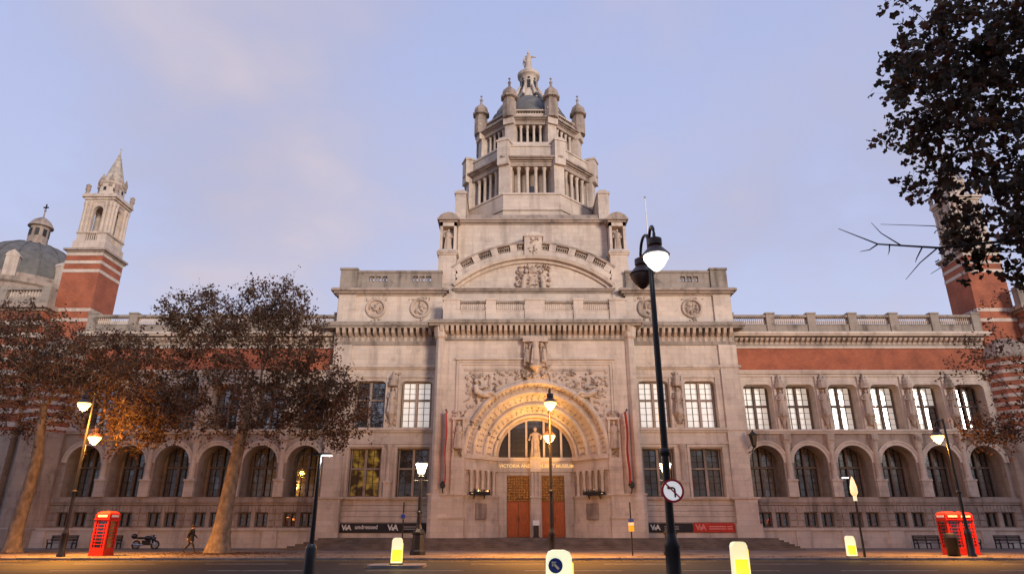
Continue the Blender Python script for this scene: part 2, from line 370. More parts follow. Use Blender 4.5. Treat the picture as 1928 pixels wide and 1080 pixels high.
# ================================================================== ground, road, pavement
CX, FY = 2.05, 60.0
KERB_Y = 39.0
GZ = 0.13
struct(MB()._add([(-1500,-1500,-.02),(1500,-1500,-.02),(1500,1500,-.02),(-1500,1500,-.02)], [(0,1,2,3)]).build('ground', 'asphalt'))
road = struct(MB()._add([(-300,-6,0),(300,-6,0),(300,KERB_Y,0),(-300,KERB_Y,0)], [(0,1,2,3)]).build('road', 'asphalt'))
struct(MB().box(-300, 300, KERB_Y+.3, 75, -.01, GZ).build('pavement', 'paving'))
struct(MB().box(-300, 300, -20, -6.3, -.01, GZ).build('pavement', 'paving'))
kerb = struct(MB().box(-300, -60, KERB_Y, KERB_Y+.3, -.01, GZ+.004).build('kerb', 'kerb_stone'))
struct(MB().box(-300, 300, -6.3, -6, -.01, GZ+.004).build('kerb', 'kerb_stone'))
km = MB().box(.01, .99, 0, .3, -.01, GZ+.004).mesh('kerb_stone')
rng = random.Random(3)
for k in range(-60, 60):
    put('kerb_stone', km, 'kerb_stone', kerb, (k, KERB_Y+rng.uniform(-.008,.008), rng.uniform(-.006,.006)))
MB().box(60, 300, KERB_Y, KERB_Y+.3, -.01, GZ+.004).build('kerb_stone', 'kerb_stone', kerb)
# painted markings lie on the road as sheets
dash = MB()._add([(-2,-.06,.004),(2,-.06,.004),(2,.06,.004),(-2,.06,.004)], [(0,1,2,3)]).mesh('lane_dash')
for y, ph in ((35.2, 0), (29.6, 2.5)):
    for k in range(-8, 9): put('lane_dash', dash, 'road_paint', road, (k*6.5+ph, y, 0))
for y in (38.45, 38.7):
    MB()._add([(-80,y-.04,.004),(80,y-.04,.004),(80,y+.04,.004),(-80,y+.04,.004)], [(0,1,2,3)]).build('edge_line', 'sign_yellow', road)

# entrance steps
steps = MB().box(-17.2+CX, 18.6+CX, 55.4, 60, GZ-.02, .94).build('entrance_steps', 'step_stone'); struct(steps)
for i in range(6):
    z1 = GZ+.135*(i+1); y0 = 53.3+.36*i
    MB().box(-19.5+CX+.5*i, 19.9+CX-.25*i, y0, y0+.37+(.2 if i == 5 else 0), GZ-.02+.002*i, z1+.002*i).build('step', 'step_stone', steps)

# ================================================================== the museum
mus = thing('museum_building', 'long pale stone and red brick museum with arched entrance and tall crowned tower', 'museum', (CX, FY, 0))
rng = random.Random(11)
STUFF = ('carv', 'relief', 'baluster', 'tracery', 'coat_of', 'dentil', 'opening')
def P(mb, name, mat='stone', smooth=None):
    o = mb.build(name, mat, mus, smooth)
    if any(k in name for k in STUFF): o['kind'] = 'stuff'
    return o

# ---- shared windows: frame mesh with panes and glazing bars as children
WM = {}
def window(uc, z0, w, h, v, trans=.56, glass='glass', framemat='stone_dark', cols=2, rows=(3, 4), tilt=.5, panes=None):
    key = (round(w,2), round(h,2), trans, framemat, cols)
    if key not in WM:
        f = MB(); t = .09
        f.box(-w/2, -w/2+t, -.12, .12, 0, h); f.box(w/2-t, w/2, -.12, .12, 0, h)
        f.box(-w/2+t, w/2-t, -.12, .12, 0, t); f.box(-w/2+t, w/2-t, -.12, .12, h-t, h)
        f.box(-.1, .1, -.2, .1, t, h-t)
        if trans: f.box(-w/2+t, -.1, -.15, .1, h*trans-.07, h*trans+.07); f.box(.1, w/2-t, -.15, .1, h*trans-.07, h*trans+.07)
        lw = w/2-t-.1; lights = []
        for s in (-1, 1):
            x0 = (-w/2+t) if s < 0 else .1
            zz = [(t, h*trans-.07, rows[1]), (h*trans+.07, h-t, rows[0])] if trans else [(t, h-t, rows[0])]
            for za, zb, r in zz: lights.append((x0, x0+lw, za, zb, r))
        g = MB(); pm = []
        for x0, x1, za, zb, r in lights:
            b = .035
            g.box(x0, x0+b, -.05, .0, za, zb); g.box(x1-b, x1, -.05, .0, za, zb); g.box(x0+b, x1-b, -.05, 0, za, za+b); g.box(x0+b, x1-b, -.05, 0, zb-b, zb)
            for c in range(1, cols): xx = x0+(x1-x0)*c/cols; g.box(xx-.025, xx+.025, -.04, .0, za+b, zb-b)
            for q in range(1, r): zq = za+(zb-za)*q/r; g.box(x0+b, x1-b, -.03, .002, zq-.014, zq+.014)
            pm.append((MB()._add([(-(x1-x0)/2,0,-(zb-za)/2),((x1-x0)/2,0,-(zb-za)/2),((x1-x0)/2,0,(zb-za)/2),(-(x1-x0)/2,0,(zb-za)/2)], [(0,1,2,3)]), ((x0+x1)/2, .03, (za+zb)/2)))
        WM[key] = (f.mesh('window'), g.mesh('glazing_bars'), [(a.mesh('pane', fix=False), b) for a, b in pm])
    fm, gm, pm = WM[key]
    o = put('window', fm, framemat, mus, (uc, v, z0))
    put('glazing_bars', gm, 'bar_iron', o)
    for i, (m_, lc) in enumerate(pm):
        gname = (panes[i] if panes else glass)
        p = bpy.data.objects.new('pane', m_); col.objects.link(p); p.parent = o; p.location = lc
        if not m_.materials: m_.materials.append(M['glass'])
        p.material_slots[0].link = 'OBJECT'; p.material_slots[0].material = M[gname]
        p.rotation_euler = (R(rng.uniform(-tilt,tilt)), 0, R(rng.uniform(-tilt,tilt)))
    return o
# ---- a draped stone figure with a canopy niche
def figure_mesh(h, arm=0):
    b = MB(); s = h/1.8
    b.lathe([(.30*s,0),(.31*s,.08*s),(.25*s,.35*s),(.23*s,.7*s),(.25*s,.95*s),(.21*s,1.1*s),(.25*s,1.32*s),(.24*s,1.42*s),(.10*s,1.50*s),(.07*s,1.55*s)], n=10)
    b.ball((0,-.02*s,1.66*s), .105*s, .12*s, .14*s, 8, 6)
    for sg in (-1, 1):
        b.tube([(sg*.24*s,0,1.38*s),(sg*.33*s,-.05*s,1.1*s),(sg*(.12 if arm == 0 else .38)*s,-.24*s,(1.0 if sg < 0 or arm == 0 else 1.3)*s)], [.085*s,.075*s,.05*s], 6)
    for a in range(6): b.tube([(.27*s*math.cos(a*1.05+.3),-.27*s*abs(math.sin(a*.55+.2)),.04*s),(.2*s*math.cos(a*1.05+.5),-.2*s*abs(math.sin(a*.55+.3)),1.0*s)], [.05*s,.03*s], 5)
    return b.mesh('statue', 50)
stat = figure_mesh(2.3); statb = figure_mesh(2.6, 1)
def canopy_mesh():
    b = MB(); b.lathe([(.42,0),(.46,.12),(.40,.2),(.44,.4),(.3,.55),(.34,.7),(.12,1.05),(.02,1.4)], n=8, a0=R(22.5)); return b.mesh('canopy')
def ped_mesh():
    b = MB(); b.lathe([(.12,-.9),(.2,-.5),(.38,-.16),(.45,-.1),(.45,0)], n=8, a0=R(22.5)); return b.mesh('pedestal')
canopy, pedm = canopy_mesh(), ped_mesh()
def niche_figure(u, v, z, mesh=stat, h=2.3):
    s = put('statue', mesh, 'carved', mus, (u, v, z)); put('canopy', canopy, 'carved', s, (0, 0, h+.08)); put('pedestal', pedm, 'carved', s)
    return s
corbm = MB()
corbm.prism([(-.13,0),(.13,0),(.13,.55),(-.13,.55)], -.02, .3)
corbm._add([(-.13,-.02,.18),(.13,-.02,.18),(.13,-.34,.34),(-.13,-.34,.34),(-.13,-.02,.55),(.13,-.02,.55),(.13,-.42,.55),(-.13,-.42,.55)], [(0,1,2,3),(4,7,6,5),(3,2,6,7),(0,3,7,4),(1,5,6,2),(0,4,5,1)])
corb = corbm.mesh('corbel')
cb2 = corb.copy(); cb2.transform(Matrix.Diagonal((1.05,1.5,2.1,1)))
def corbels(u0, u1, v, z, n, mesh=corb):
    for i in range(n): put('corbel', mesh, 'carved', mus, (u0+(u1-u0)*(i+.5)/n, v, z))
balp = [(.05,0),(.085,.04),(.05,.1),(.10,.3),(.075,.42),(.045,.6),(.07,.72),(.08,.78)]
def balusters(u0, u1, v, z, h, n):
    b = MB()
    for i in range(n): b.lathe([(r, z+q*h/.78) for r, q in balp], u0+(u1-u0)*(i+.5)/n, v, 6)
    return P(b, 'baluster_row')

# ------------------------------------------------ wings
W0, BAY = 18.35, 3.86
rust = MB().box(0, .55, -.19, -.12, 0, .42).mesh('rusticated_block'); plb = MB().box(-.6, .6, -1.06, -.9, GZ-.01, 1.46).mesh('plinth_block'); vous = MB().box(.02, .28, -.16, -.1, 2.98, 3.5).mesh('voussoir')
for sg in (-1, 1):
    def U(a, b): return (sg*a, sg*b) if sg > 0 else (sg*b, sg*a)
    cs = [W0+BAY*(k+.5) for k in range(6)]
    ue = W0+BAY*6+.3
    a, b = U(W0-.3, ue)
    # ground storey with arches
    ops = [(sg*c-1.5, sg*c+1.5, 4.2, semi(sg*c, 1.5, 7.05)) for c in cs]
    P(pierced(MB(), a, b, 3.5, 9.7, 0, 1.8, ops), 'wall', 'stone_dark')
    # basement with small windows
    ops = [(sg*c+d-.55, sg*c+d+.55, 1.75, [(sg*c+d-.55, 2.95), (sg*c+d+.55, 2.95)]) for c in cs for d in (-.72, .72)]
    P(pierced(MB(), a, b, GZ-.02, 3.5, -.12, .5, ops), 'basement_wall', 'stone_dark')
    for z in (1.85, 2.35, 2.9): 
        for c in cs: 
            for d in (-1.93+.05, 1.93-.6): put('rusticated_block', rust, 'stone_dark', mus, (sg*c+d, 0, z))
    P(MB().box(a, b, -.9, -.12, GZ-.01, 1.5).box(a, b, -1.0, -.12, 1.5, 1.68), 'plinth', 'stone')
    for k in range(7): put('plinth_block', plb, 'stone', mus, (sg*(W0+BAY*k), 0, 0))
    # first storey
    ops = [(sg*c-1.3, sg*c+1.3, 9.95, camber(sg*c-1.3, sg*c+1.3, 14.0, .45)) for c in cs]
    P(pierced(MB(), a, b, 9.7, 15.2, 0, 1.5, ops), 'wall', 'stone')
    P(MB().box(a, b, -.02, 1.5, 15.2, 17.5), 'brick_frieze', 'brick')
    P(MB().box(a, b, 1.8, 14, GZ, 20.2), 'back_wall', 'stone_dark')
    P(MB().layers(a, b, 0, 1.5, [(3.55,3.75,.2),(3.75,4.05,.28),(4.05,4.18,.18)]), 'string_course', 'stone_dark')
    P(MB().layers(a, b, 0, 1.5, [(9.55,9.75,.16),(9.75,9.93,.26)]), 'string_course', 'stone')
    P(MB().layers(a, b, 0, 1.5, [(14.7,14.85,.1),(14.95,15.1,.16),(15.1,15.28,.22)]), 'string_course', 'stone')
    P(MB().layers(a, b, -.02, 1.5, [(17.35,17.55,.1),(18.45,18.6,.55),(18.6,18.75,.65),(18.75,18.85,.6)]), 'cornice', 'stone')
    P(MB().box(a, b, -.08, 1.5, 17.55, 18.45), 'frieze', 'stone_soot_shade')  # dark tone paints in the shade under the wing cornice
    corbels(a, b, -.1, 17.72, 50, corb if True else None)
    # parapet with balustrade
    P(MB().box(a, b, -.25, .25, 18.85, 19.55).box(a, b, -.3, .3, 19.55, 19.63), 'parapet', 'stone_soot_shade')
    P(MB().box(a, b, -.3, .3, 20.32, 20.55), 'handrail', 'stone_soot_shade')
    for k in range(7):
        c = sg*(W0+BAY*k)
        P(MB().box(c-.38, c+.38, -.36, .36, 18.86, 20.6).box(c-.45, c+.45, -.43, .43, 20.6, 20.75), 'parapet_pier', 'stone_soot_shade')
        if k < 6:
            q0, q1 = U(W0+BAY*k+.4, W0+BAY*(k+1)-.4); balusters(q0, q1, 0, 19.63, .7, 16)
    for k, c in enumerate(cs):
        window(sg*c, 9.95, 2.5, 4.05, 1.3, .55, 'glass_sky_glow' if sg > 0 and k < 4 else 'glass_dim', 'frame_dark', panes=['glass_sky_glow','glass_sky_glow','glass_dim','glass_sky_glow'] if sg > 0 and k == 4 else None)
        window(sg*c, 4.2, 2.35, 4.4, 1.6, .58, 'glass_dim', 'frame_dark')
        for d in (-.72, .72): window(sg*c+d, 1.75, 1.06, 1.2, .2, 0, 'glass_dim', 'frame_dark', 1, (3,3))
        m = MB()
        m.sweep_arch(sg*c, 7.05, [(1.5,-.1),(1.78,-.1),(1.78,.05),(1.5,.05)], n=20)
        m.sweep_arch(sg*c, 7.05, [(1.78,-.16),(1.92,-.16),(1.92,.02),(1.78,.02)], n=20)
        P(m, 'arch_ring', 'stone')
        for q in range(9):                                           # flat arch over the basement lights
            put('voussoir', vous, 'stone_dark', mus, (sg*c-1.35+2.7*q/9, -.012*(q % 2), 0))
    for k in range(6 if sg > 0 else 6):
        c = sg*(W0+BAY*(k+1)) if k < 5 else sg*(W0+.16)
        if k < 5:
            m = MB()
            m.box(c-.42, c+.42, -.36, 0, 4.2, 5.5); m.box(c-.48, c+.48, -.42, 0, 5.5, 5.66)
            P(m, 'pedestal', 'stone')
            m = MB().lathe([(.30,5.66),(.27,5.8),(.25,6.0),(.23,8.2),(.3,8.35),(.26,8.5),(.36,8.75)], c, -.12, 12)
            P(m, 'column', 'stone', 40)
            P(MB().box(c-.34, c+.34, -.4, 0, 8.75, 9.55).box(c-.3, c+.3, -.5, -.4, 9.0, 9.5), 'bracket', 'carved')
            pm_ = MB()
            pm_.box(c-.5, c-.3, -.14, 0, 9.95, 14.7); pm_.box(c+.3, c+.5, -.14, 0, 9.95, 14.7)
            P(pm_, 'pilaster', 'stone')
            niche_figure(c, -.22, 11.2)
            cv = carve(MB(), c-.32, c+.32, 9.97, 14.9, -.06, .14, 42, .14, rng)
            P(cv, 'carving', 'carved', 50)

# ------------------------------------------------ side pavilions of the entrance block
for sg in (-1, 1):
    a, b = (8.6, 18.35) if sg > 0 else (-18.35, -8.6)
    wc = [sg*10.6, sg*14.75]
    o1 = [(c-1.4, c+1.4, 4.15, [(c-1.4,8.2),(c+1.4,8.2)]) for c in wc]
    P(pierced(MB(), a, b, 3.9, 9.8, -1, .2, o1), 'wall', 'stone')
    o2 = [(c-1.4, c+1.4, 9.95, camber(c-1.4, c+1.4, 14.1, .4)) for c in wc]
    P(pierced(MB(), a, b, 9.8, 15.3, -1, .2, o2), 'wall', 'stone')
    P(MB().box(a, b, -1, .2, 15.3, 22.3), 'wall', 'stone')
    P(MB().box(a, b, .8, 14, GZ, 22.6), 'back_wall', 'stone_dark')
    # plinth courses
    m = MB()
    for i, z in enumerate((2.15, 2.6, 3.05, 3.5)): m.box(a, b, -1.22+.03*i, .2, z, z+.42)
    m.box(a, b, -1.3, .2, GZ, 1.28); m.box(a, b, -1.24, .2, 1.28, 2.12)
    P(m, 'plinth', 'stone')
    P(MB().layers(a, b, -1, .2, [(3.9,4.02,.26),(4.02,4.14,.36)]), 'sill_course')
    P(MB().layers(a, b, -1, .2, [(8.55,8.7,.1),(9.55,9.72,.14),(9.72,9.94,.24)]), 'string_course')
    P(MB().layers(a, b, -1, .2, [(15.15,15.3,.12),(15.3,15.5,.26)]), 'string_course')
    P(MB().layers(a, b, -1, .2, [(17.4,17.6,.1),(18.85,19.05,.75),(19.05,19.25,.9),(19.25,19.45,.8)]), 'cornice', 'stone_soot_shade')  # darkened to draw the shade lines of the mouldings
    P(MB().box(a+.0, b-.0, -1.12, .2, 17.6, 18.85), 'frieze', 'stone_soot_shade')  # shade between the corbels is put into this colour
    corbels(a+.1, b-.1, -1.12, 17.72, 17, cb2)
    P(MB().layers(a, b, -1, .2, [(22.2,22.35,.15),(22.35,22.55,.4),(22.55,22.75,.62),(22.75,22.85,.5)]), 'cornice', 'stone_dark')
    ops = []
    for c in wc:
        for d in (-.62, 0, .62): ops.append((c+d-.24, c+d+.24, 23.55, [(c+d-.24,24.15),(c+d+.24,24.15)]))
    P(pierced(MB(), a+.1, b-.1, 22.85, 24.5, -1.0, -.6, ops), 'parapet', 'stone_soot_shade')
    g = MB()
    for c in wc:
        for d in (-.62, 0, .62):
            g.tube([(c+d-.22,-.8,23.57),(c+d+.22,-.8,24.13)], .075, 5); g.tube([(c+d+.22,-.8,23.57),(c+d-.22,-.8,24.13)], .075, 5); g.tube([(c+d,-.8,23.55),(c+d,-.8,24.15)], .05, 5)
    P(g, 'pierced_tracery', 'stone_soot_shade')
    P(MB().box(a+.06, b-.06, -1.08, -.5, 24.5, 24.72), 'coping', 'stone_soot_shade')
    e0, e1 = (16.75, 18.3) if sg > 0 else (-18.3, -16.75)
    P(MB().box(e0, e1, -1.18, .3, 22.86, 24.72).box(e0-.08, e1+.08, -1.28, .4, 24.72, 24.92), 'parapet_pier', 'stone_soot_shade')
    # corner pier, a little proud
    P(MB().box(e0+.02, e1+.1, -1.17, .3, GZ, 17.4).box(e0+.02, e1+.1, -1.17, .3, 19.46, 22.2), 'corner_pier')
    P(MB().box(e0-.25, e1+.35, -1.75, .3, GZ, 2.0).box(e0-.1, e1+.25, -1.5, .3, 2.0, 3.9).layers(e0, e1+.1, -1.14, .3, [(3.9,4.0,.3),(4.0,4.15,.42)]), 'pier_base')
    # roundels
    for c in wc:
        m = MB(); T = Matrix.Translation((c, -1.0, 20.95)) @ Matrix.Rotation(R(90), 4, 'X')
        m.M = T; m.lathe([(.98,-.02),(.98,.12),(.9,.2),(.78,.2),(.70,.1),(.70,.02)], n=24); m.M = None
        r_ = P(m, 'roundel', 'carved', 40)
        m = carve(MB(), c-.55, c+.55, 20.45, 21.45, -1.06, .2, 16, .25, rng, lambda u, z, c=c: (u-c)**2+(z-20.95)**2 < .3)
        carve(m, c-1.1, c+1.1, 21.7, 22.0, -1.02, .12, 14, .13, rng); carve(m, c-.4, c+.4, 19.7, 19.95, -1.02, .12, 6, .13, rng)
        P(m, 'relief', 'carved', 50)
    for i, c in enumerate(wc):
        window(c, 9.95, 2.6, 4.15, -.35, .6, 'glass_dim' if sg < 0 and i == 1 else 'glass_sky_glow')
        lit = sg < 0
        if lit and i == 1: window(c, 4.15, 2.6, 4.05, -.35, .58, 'lit_room')
        else: window(c, 4.15, 2.6, 4.05, -.35, .58, 'glass_dim')
        m = MB()
        for s2 in (-1, 1): m.box(c+s2*1.52-.1, c+s2*1.52+.1, -1.1, -1, 4.15, 8.5); m.box(c+s2*1.52-.1, c+s2*1.52+.1, -1.1, -1, 9.95, 14.4)
        m.box(c-1.62, c+1.62, -1.12, -1, 8.3, 8.5); m.box(c-1.62, c+1.62, -1.12, -1, 14.4, 14.6)
        P(m, 'window_surround')
    cm = sg*12.67
    m = MB().box(cm-.32, cm+.32, -1.3, -1, 4.15, 5.3).box(cm-.38, cm+.38, -1.36, -1, 5.3, 5.45)
    m.lathe([(.24,5.45),(.2,5.6),(.17,8.0),(.26,8.15),(.28,8.5)], cm, -1.08, 10); P(m, 'column', 'stone', 40)
    niche_figure(cm, -1.2, 11.2)
    P(carve(MB(), cm-.5, cm+.5, 10.0, 15.0, -1.03, .14, 50, .16, rng), 'carving', 'carved', 50)

# ------------------------------------------------ the porch
ZC = 7.5
VP = -3.0
# front wall round the great arch (r = 5.9), inside a stepped rectangular frame
P(pierced(MB(), -8.6, 8.6, .9, 17.5, VP, VP+.6, [(-5.9, 5.9, .9, semi(0, 5.9, ZC, 40))]), 'porch_wall')
P(MB().box(-8.6, -8.0, VP+.6, .2, .9, 17.5).box(8.0, 8.6, VP+.6, .2, .9, 17.5).box(-8.0, 8.0, VP+.6, .2, 14.2, 17.5), 'porch_side_wall')
P(MB().box(-8.6, 8.6, .9, 14, GZ, 22.9), 'back_wall', 'stone_dark')
m = MB()
for r0, p in ((0, .12), (.22, .08)):
    m.box(-6.9+r0, -6.7+r0, VP-p, VP, 10.2, 15.5-r0); m.box(6.7-r0, 6.9-r0, VP-p, VP, 10.2, 15.5-r0)
    m.box(-6.7+r0, -.95, VP-p, VP, 15.3-r0, 15.5-r0); m.box(.95, 6.7-r0, VP-p, VP, 15.3-r0, 15.5-r0)
P(m, 'arch_frame')
P(MB().box(-6.95, -.98, VP-.3, VP, 15.52, 15.66).box(.98, 6.95, VP-.3, VP, 15.52, 15.66), 'label_mould')
P(MB().box(-6.2, -.95, VP-.06, VP, 14.55, 14.75).box(.95, 6.2, VP-.06, VP, 14.55, 14.75), 'dentil_band', 'carved')
inn = lambda u, z: u*u+(z-ZC)**2 > 6.35**2 and abs(u) > .8
P(carve(MB(), -6.2, 6.2, 10.5, 14.5, VP-.02, .16, 210, .20, rng, inn), 'spandrel_carving', 'carved', 50)
# reclining figures in the spandrels
for sg in (-1, 1):
    m = MB(); u0 = sg*4.75
    m.tube([(u0-sg*.9,VP-.22,12.35),(u0-sg*.2,VP-.3,12.45),(u0+sg*.3,VP-.3,12.7),(u0+sg*.45,VP-.28,13.25)], [.16,.27,.3,.22], 8)
    m.ball((u0+sg*.4,VP-.34,13.62), .17, .18, .21); m.tube([(u0+sg*.5,VP-.3,13.2),(u0-sg*.1,VP-.45,13.0),(u0-sg*.5,VP-.4,13.15)], [.1,.09,.06], 6)
    m.tube([(u0-sg*.2,VP-.3,12.45),(u0-sg*.9,VP-.35,12.65),(u0-sg*1.5,VP-.25,12.2)], [.2,.17,.1], 7)
    P(m, 'reclining_figure', 'stone', 50)
# arch orders from the outer face to the tympanum
ORD = [(5.9,-3.0),(5.45,-2.55),(5.2,-2.35),(4.55,-1.55),(4.3,-1.35),(3.75,-.55),(3.5,-.3),(3.4,.05)]
for i in range(len(ORD)-1):
    (r0, v0), (r1, v1) = ORD[i], ORD[i+1]
    rm, vm = (r0+r1)/2+.1, (v0+v1)/2+.14
    m = MB().sweep_arch(0, ZC, [(r0,v0),(rm,vm),(r1,v1)], n=48, closed=False)
    P(m, 'arch_band', 'stone', 60)
for r, v, t in ((6.05,-3.06,.22),(5.32,-2.5,.17),(4.42,-1.5,.17),(3.6,-.48,.15)):
    m = MB(); m.tube([(r*math.cos(math.pi*i/48), v, ZC+r*math.sin(math.pi*i/48)) for i in range(49)], t, 8); P(m, 'arch_roll', 'stone', 60)
for (r0, v0), (r1, v1), n in (((5.9,-3.0),(5.45,-2.55),46), ((5.2,-2.35),(4.55,-1.55),30), ((4.3,-1.35),(3.75,-.55),26)):
    m = MB()
    for k in range(n):
        a_ = math.pi*(k+.5)/n
        for t_ in (.3, .68):
            r_, v_ = r0+(r1-r0)*t_, v0+(v1-v0)*t_
            m.ball(((r_+.02)*math.cos(a_+rng.uniform(-.02,.02)), v_+.03, ZC+(r_+.02)*math.sin(a_)), rng.uniform(.05,.10), .07, rng.uniform(.05,.10), 6, 4)
    P(m, 'arch_carving', 'carved', 50)
# ogee finial over the crown with the tall canopied figures above
og = []
for i in range(13):
    t_ = i/12; og.append((1.9*(1-t_)**2+.28*t_, 13.35+.1*(1-t_)+1.35*t_**1.6))
poly = [(-u, z) for u, z in og]+[(u, z) for u, z in reversed(og)]
P(MB().prism(poly, VP-.25, VP+.02), 'ogee_hood', 'stone')
P(MB().box(-.95, .95, VP-.35, VP, 14.9, 15.2).box(-1.0, 1.0, VP-.3, VP, 15.2, 17.55), 'central_niche', 'carved')
m = MB()
for u in (-.95, -.5, .5, .95): m.tube([(u,VP-.42,14.95),(u,VP-.42,17.2)], .09, 8)
m.box(-1.1, 1.1, VP-.75, VP-.2, 17.0, 17.5); m.prism([(-.6,17.0),(-.3,17.35),(0,17.5),(.3,17.35),(.6,17.0)], VP-.85, VP-.7)
m.lathe([(.05,14.2),(.3,14.55),(.6,14.8),(.62,14.95)], 0, VP-.35, 10)
P(m, 'niche_canopy', 'carved', 40)
put('statue', statb, 'carved', mus, (0, VP-.5, 14.98))
small = figure_mesh(1.5)
for u in (-.75, .75): put('statue', small, 'carved', mus, (u, VP-.45, 15.2))
P(carve(MB(), -1.2, 1.2, 13.9, 14.9, VP-.3, .2, 34, .17, rng), 'carving', 'carved', 50)
# splayed jambs below the springing: dado, columns, curved entablature
jp = [(6.6,-2.92),(5.95,-2.98),(5.2,-2.35),(4.3,-1.35),(3.5,-.3),(3.4,.05)]
for sg in (-1, 1):
    def ribbon(mb, z0, z1, out):
        pts = [(u-out*.75, v-out*.65) for u, v in jp]
        for (p, q), (r_, t_) in zip(pts[:-1], pts[1:]):
            mb._add([(sg*p,q,z0),(sg*r_,t_,z0),(sg*r_,t_,z1),(sg*p,q,z1),(sg*(p+1.2),q+1,z0),(sg*(r_+1.2),t_+1,z0),(sg*(r_+1.2),t_+1,z1),(sg*(p+1.2),q+1,z1)],
                    [(0,1,2,3),(4,5,6,7),(0,1,5,4),(3,2,6,7)])
        return mb
    P(ribbon(MB(), .9, 4.1, .22), 'dado', 'stone'); P(ribbon(MB(), .92, 2.0, .36), 'dado_base', 'stone')
    P(ribbon(ribbon(MB(), 4.1, 4.22, .34), 3.98, 4.1, .28), 'dado_cap', 'stone')
    P(ribbon(MB(), 4.2, 6.3, .0), 'jamb_wall', 'carved')
    P(ribbon(ribbon(ribbon(MB(), 6.25, 6.5, .2), 6.5, 7.15, .12), 7.15, 7.5, .34), 'entablature', 'stone')
    for (u, v) in ((5.55,-2.75),(5.1,-2.3),(4.65,-1.8),(4.2,-1.3),(3.75,-.75)):
        m = MB().lathe([(.2,4.22),(.15,4.35),(.13,4.5),(.12,5.75),(.15,5.85),(.2,6.25)], sg*u-sg*.12, v-.1, 10); P(m, 'column', 'stone', 40)
    m = MB()                                                        # shield panel
    m.M = Matrix.Translation((sg*4.75,-1.98,3.0)) @ Matrix.Rotation(sg*R(-48), 4, 'Z'); m.box(-.62, .62, -.28, .0, -.62, .62); m.M = None
    P(m, 'panel', 'stone_dark')
    # buttress pier with canopied statue beside the arch
    c = sg*6.55
    m = MB().box(c-.55, c+.55, VP-.3, VP, 4.3, 7.2).box(c-.5, c-.32, VP-.34, VP, 7.2, 10.3).box(c+.32, c+.5, VP-.34, VP, 7.2, 10.3)
    m.box(c-.6, c+.6, VP-.42, VP, 10.3, 10.5); P(m, 'buttress')
    put('statue', stat, 'carved', mus, (c, VP-.25, 7.9)); P(carve(MB(), c-.45, c+.45, 7.3, 8.0, VP-.25, .14, 14, .13, rng), 'carving', 'carved', 50)
    P(carve(MB(), c-.5, c+.5, 10.5, 11.1, VP-.15, .14, 14, .13, rng), 'carving', 'carved', 50)
    # base blocks
    c0, c1 = (5.95, 8.75) if sg > 0 else (-8.75, -5.95)
    P(MB().box(c0, c1, VP-.45, VP, .9, 2.4).box(c0-.02, c1+.02, VP-.52, VP, 2.4, 2.55).box(c0+.1, c1-.1, VP-.28, VP, 2.55, 4.1).layers(c0+.15, c1-.15, VP, VP+.3, [(4.1,4.22,.3),(4.22,4.34,.38)]), 'pier_base')
    # outer polygonal pilaster
    m = MB().lathe([(.42,4.3),(.42,17.4),(.6,17.6),(.7,18.6)], sg*8.35, VP+.05, 8, R(22.5)); P(m, 'pilaster')
    P(MB().lathe([(.62,.9),(.62,3.9),(.5,4.3)], sg*8.35, VP+.0, 8, R(22.5)), 'pilaster_base')
# tympanum wall with doors
P(pierced(MB(), -3.45, 3.45, .9, ZC, .05, .5, [(-2.5, -.52, .9, [(-2.5,6.0),(-.52,6.0)]), (.52, 2.5, .9, [(.52,6.0),(2.5,6.0)])]), 'door_wall')
P(MB().box(-3.4, 3.4, -.12, .05, 7.2, 7.5).box(-3.4, 3.4, -.05, .05, 6.28, 6.42), 'lintel_mould')
P(MB().box(-.3, .3, -.3, .05, .92, 6.25).box(-.42, .42, -.42, .05, .92, 4.1).box(-.5, .5, -.5, .05, 4.1, 4.25).box(-.45, .45, -.5, .05, 6.25, 7.5), 'trumeau')
for u in (-.32, 0, .32): P(MB().lathe([(.12,4.25),(.09,4.4),(.085,5.9),(.15,6.2)], u, -.36, 8), 'column', 'stone', 40)
put('statue', statb, 'carved', mus, (0, -.3, 7.5))
m = MB(); n_ = 36
m._add([(0,.25,ZC)]+[(3.42*math.cos(math.pi*i/n_),.25,ZC+3.42*math.sin(math.pi*i/n_)) for i in range(n_+1)], [(0,i+1,i+2) for i in range(n_)])
tymp = P(m, 'fanlight', 'glass_porch')
m = MB()
for u in (-2.3, -.78, .78, 2.3): h_ = math.sqrt(3.4**2-u*u); m.box(u-.09, u+.09, .02, .24, ZC, ZC+h_)
m.sweep_arch(0, ZC, [(3.25,.0),(3.45,.0),(3.45,.24),(3.25,.24)], n=36)
m.build('mullion', 'stone', tymp)
m = MB()
for k in range(1, 8):
    z_ = ZC+k*.42; h_ = math.sqrt(max(.01, 3.3**2-(z_-ZC)**2)); m.box(-h_, h_, .2, .245, z_-.015, z_+.015)
for k in range(-7, 8):
    u_ = k*.42; h_ = math.sqrt(max(.01, 3.3**2-u_**2)); m.box(u_-.015, u_+.015, .21, .243, ZC+.02, ZC+h_)
m.build('glazing_bars', 'bar_iron', tymp)
